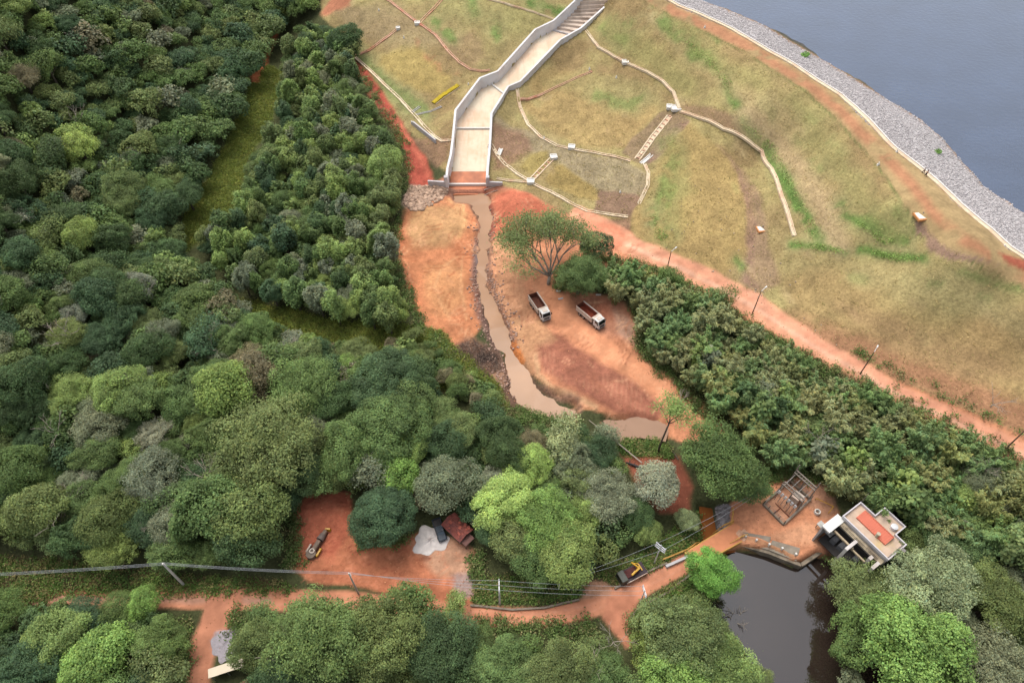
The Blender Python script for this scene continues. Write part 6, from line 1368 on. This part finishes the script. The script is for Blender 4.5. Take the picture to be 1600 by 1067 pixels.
# ---------------------------------------------------------------- two people on the crest
def person(px, shirt, trousers, hat, rz, label, stride):
    p = P(*px); root = thing('person', label, 'person', p, rz); me = bpy.data.meshes.new('body'); bm = bmesh.new()
    J = {'pel': (0, 0, .95, .15), 'wst': (0, 0, 1.12, .14), 'chs': (.02, 0, 1.36, .17), 'nck': (.02, 0, 1.5, .07), 'hed': (.04, 0, 1.62, .105), 'top': (.04, 0, 1.72, .08)}
    for s, n in ((1, 'l'), (-1, 'r')):
        f = stride * s; J |= {n + 'hip': (0, .1 * s, .9, .095), n + 'kne': (.16 * f + .04, .11 * s, .5, .065), n + 'ank': (.26 * f - .04, .11 * s, .08, .045), n + 'toe': (.26 * f + .14, .12 * s, .03, .04),
                              n + 'shl': (.01, .19 * s, 1.42, .07), n + 'elb': (-.12 * f, .26 * s, 1.14, .048), n + 'wri': (-.14 * f + .14, .25 * s, .92, .034), n + 'hnd': (-.14 * f + .2, .25 * s, .83, .038)}
    E = [('pel', 'wst'), ('wst', 'chs'), ('chs', 'nck'), ('nck', 'hed'), ('hed', 'top')] + [e for n in 'lr' for e in (('pel', n + 'hip'), (n + 'hip', n + 'kne'), (n + 'kne', n + 'ank'), (n + 'ank', n + 'toe'), ('chs', n + 'shl'), (n + 'shl', n + 'elb'), (n + 'elb', n + 'wri'), (n + 'wri', n + 'hnd'))]
    ks = list(J); ix = {k: i for i, k in enumerate(ks)}; me.from_pydata([J[k][:3] for k in ks], [(ix[a], ix[b]) for a, b in E], []); bm.free()
    b = link('body', me, root, material('skin', (150,106,82), .7, .05, 3)); md = b.modifiers.new('skin', 'SKIN'); b.modifiers.new('sub', 'SUBSURF').levels = 1
    for i, k in enumerate(ks): me.skin_vertices[0].data[i].radius = (J[k][3], J[k][3])
    me.skin_vertices[0].data[0].use_root = True
    mb = MB(); mb.tube([(0, 0, .93), (0, 0, 1.12), (.02, 0, 1.36), (.02, 0, 1.49)], [.19, .185, .215, .1], 12)
    for s in (1, -1): f = stride * s; mb.tube([(.01, .17 * s, 1.43), (-.07 * f, .24 * s, 1.24)], [.085, .07], 8)
    mb.build('shirt', shirt, root, smooth=True); mb = MB()
    for s in (1, -1): f = stride * s; mb.tube([(0, .09 * s, .98), (.16 * f + .04, .11 * s, .5), (.26 * f - .03, .11 * s, .1)], [.13, .095, .07], 8)
    mb.build('trousers', trousers, root, smooth=True); mb = MB(); mb.cyl((.04, 0, 1.72), .13, .12, n=12, r2=.1); mb.box((.15, 0, 1.68), (.16, .2, .03)); mb.build('cap', hat, root)
DK = material('dark_trousers', (52,46,48), .9, .1, 2); WHT = material('white_shirt', (236,226,222), .85, .05, 2); PNK = material('pale_shirt', (220,180,160), .85, .05, 2); BRN = material('brown_shirt', (84,58,48), .9, .1, 2)
person((1442,271), WHT, BRN, WHT, 2.3, 'person in a white shirt and white cap walking along the crest kerb', .9); person((1446,275.5), PNK, DK, BRN, 2.3, 'person in a pale shirt and dark trousers walking behind along the crest kerb', -.9)
# floating shrub on the riprap
for u, v, lb in [(1258,89,'small green bush growing on the grey stone bank'), (1466,239,'tiny olive weed on the stone bank near the walkers')]:
    p = P(u, v); t = thing('bush', lb, 'bush', p); pr_ = PR['shrub'][0]; t.scale = (.9, .7, .8) if u < 1300 else (.55, .5, .5); c = link('foliage', pr_['crown'], t); c.color = (*alb((104,136,70)), 1); link('stems', pr_['trunk'], t)
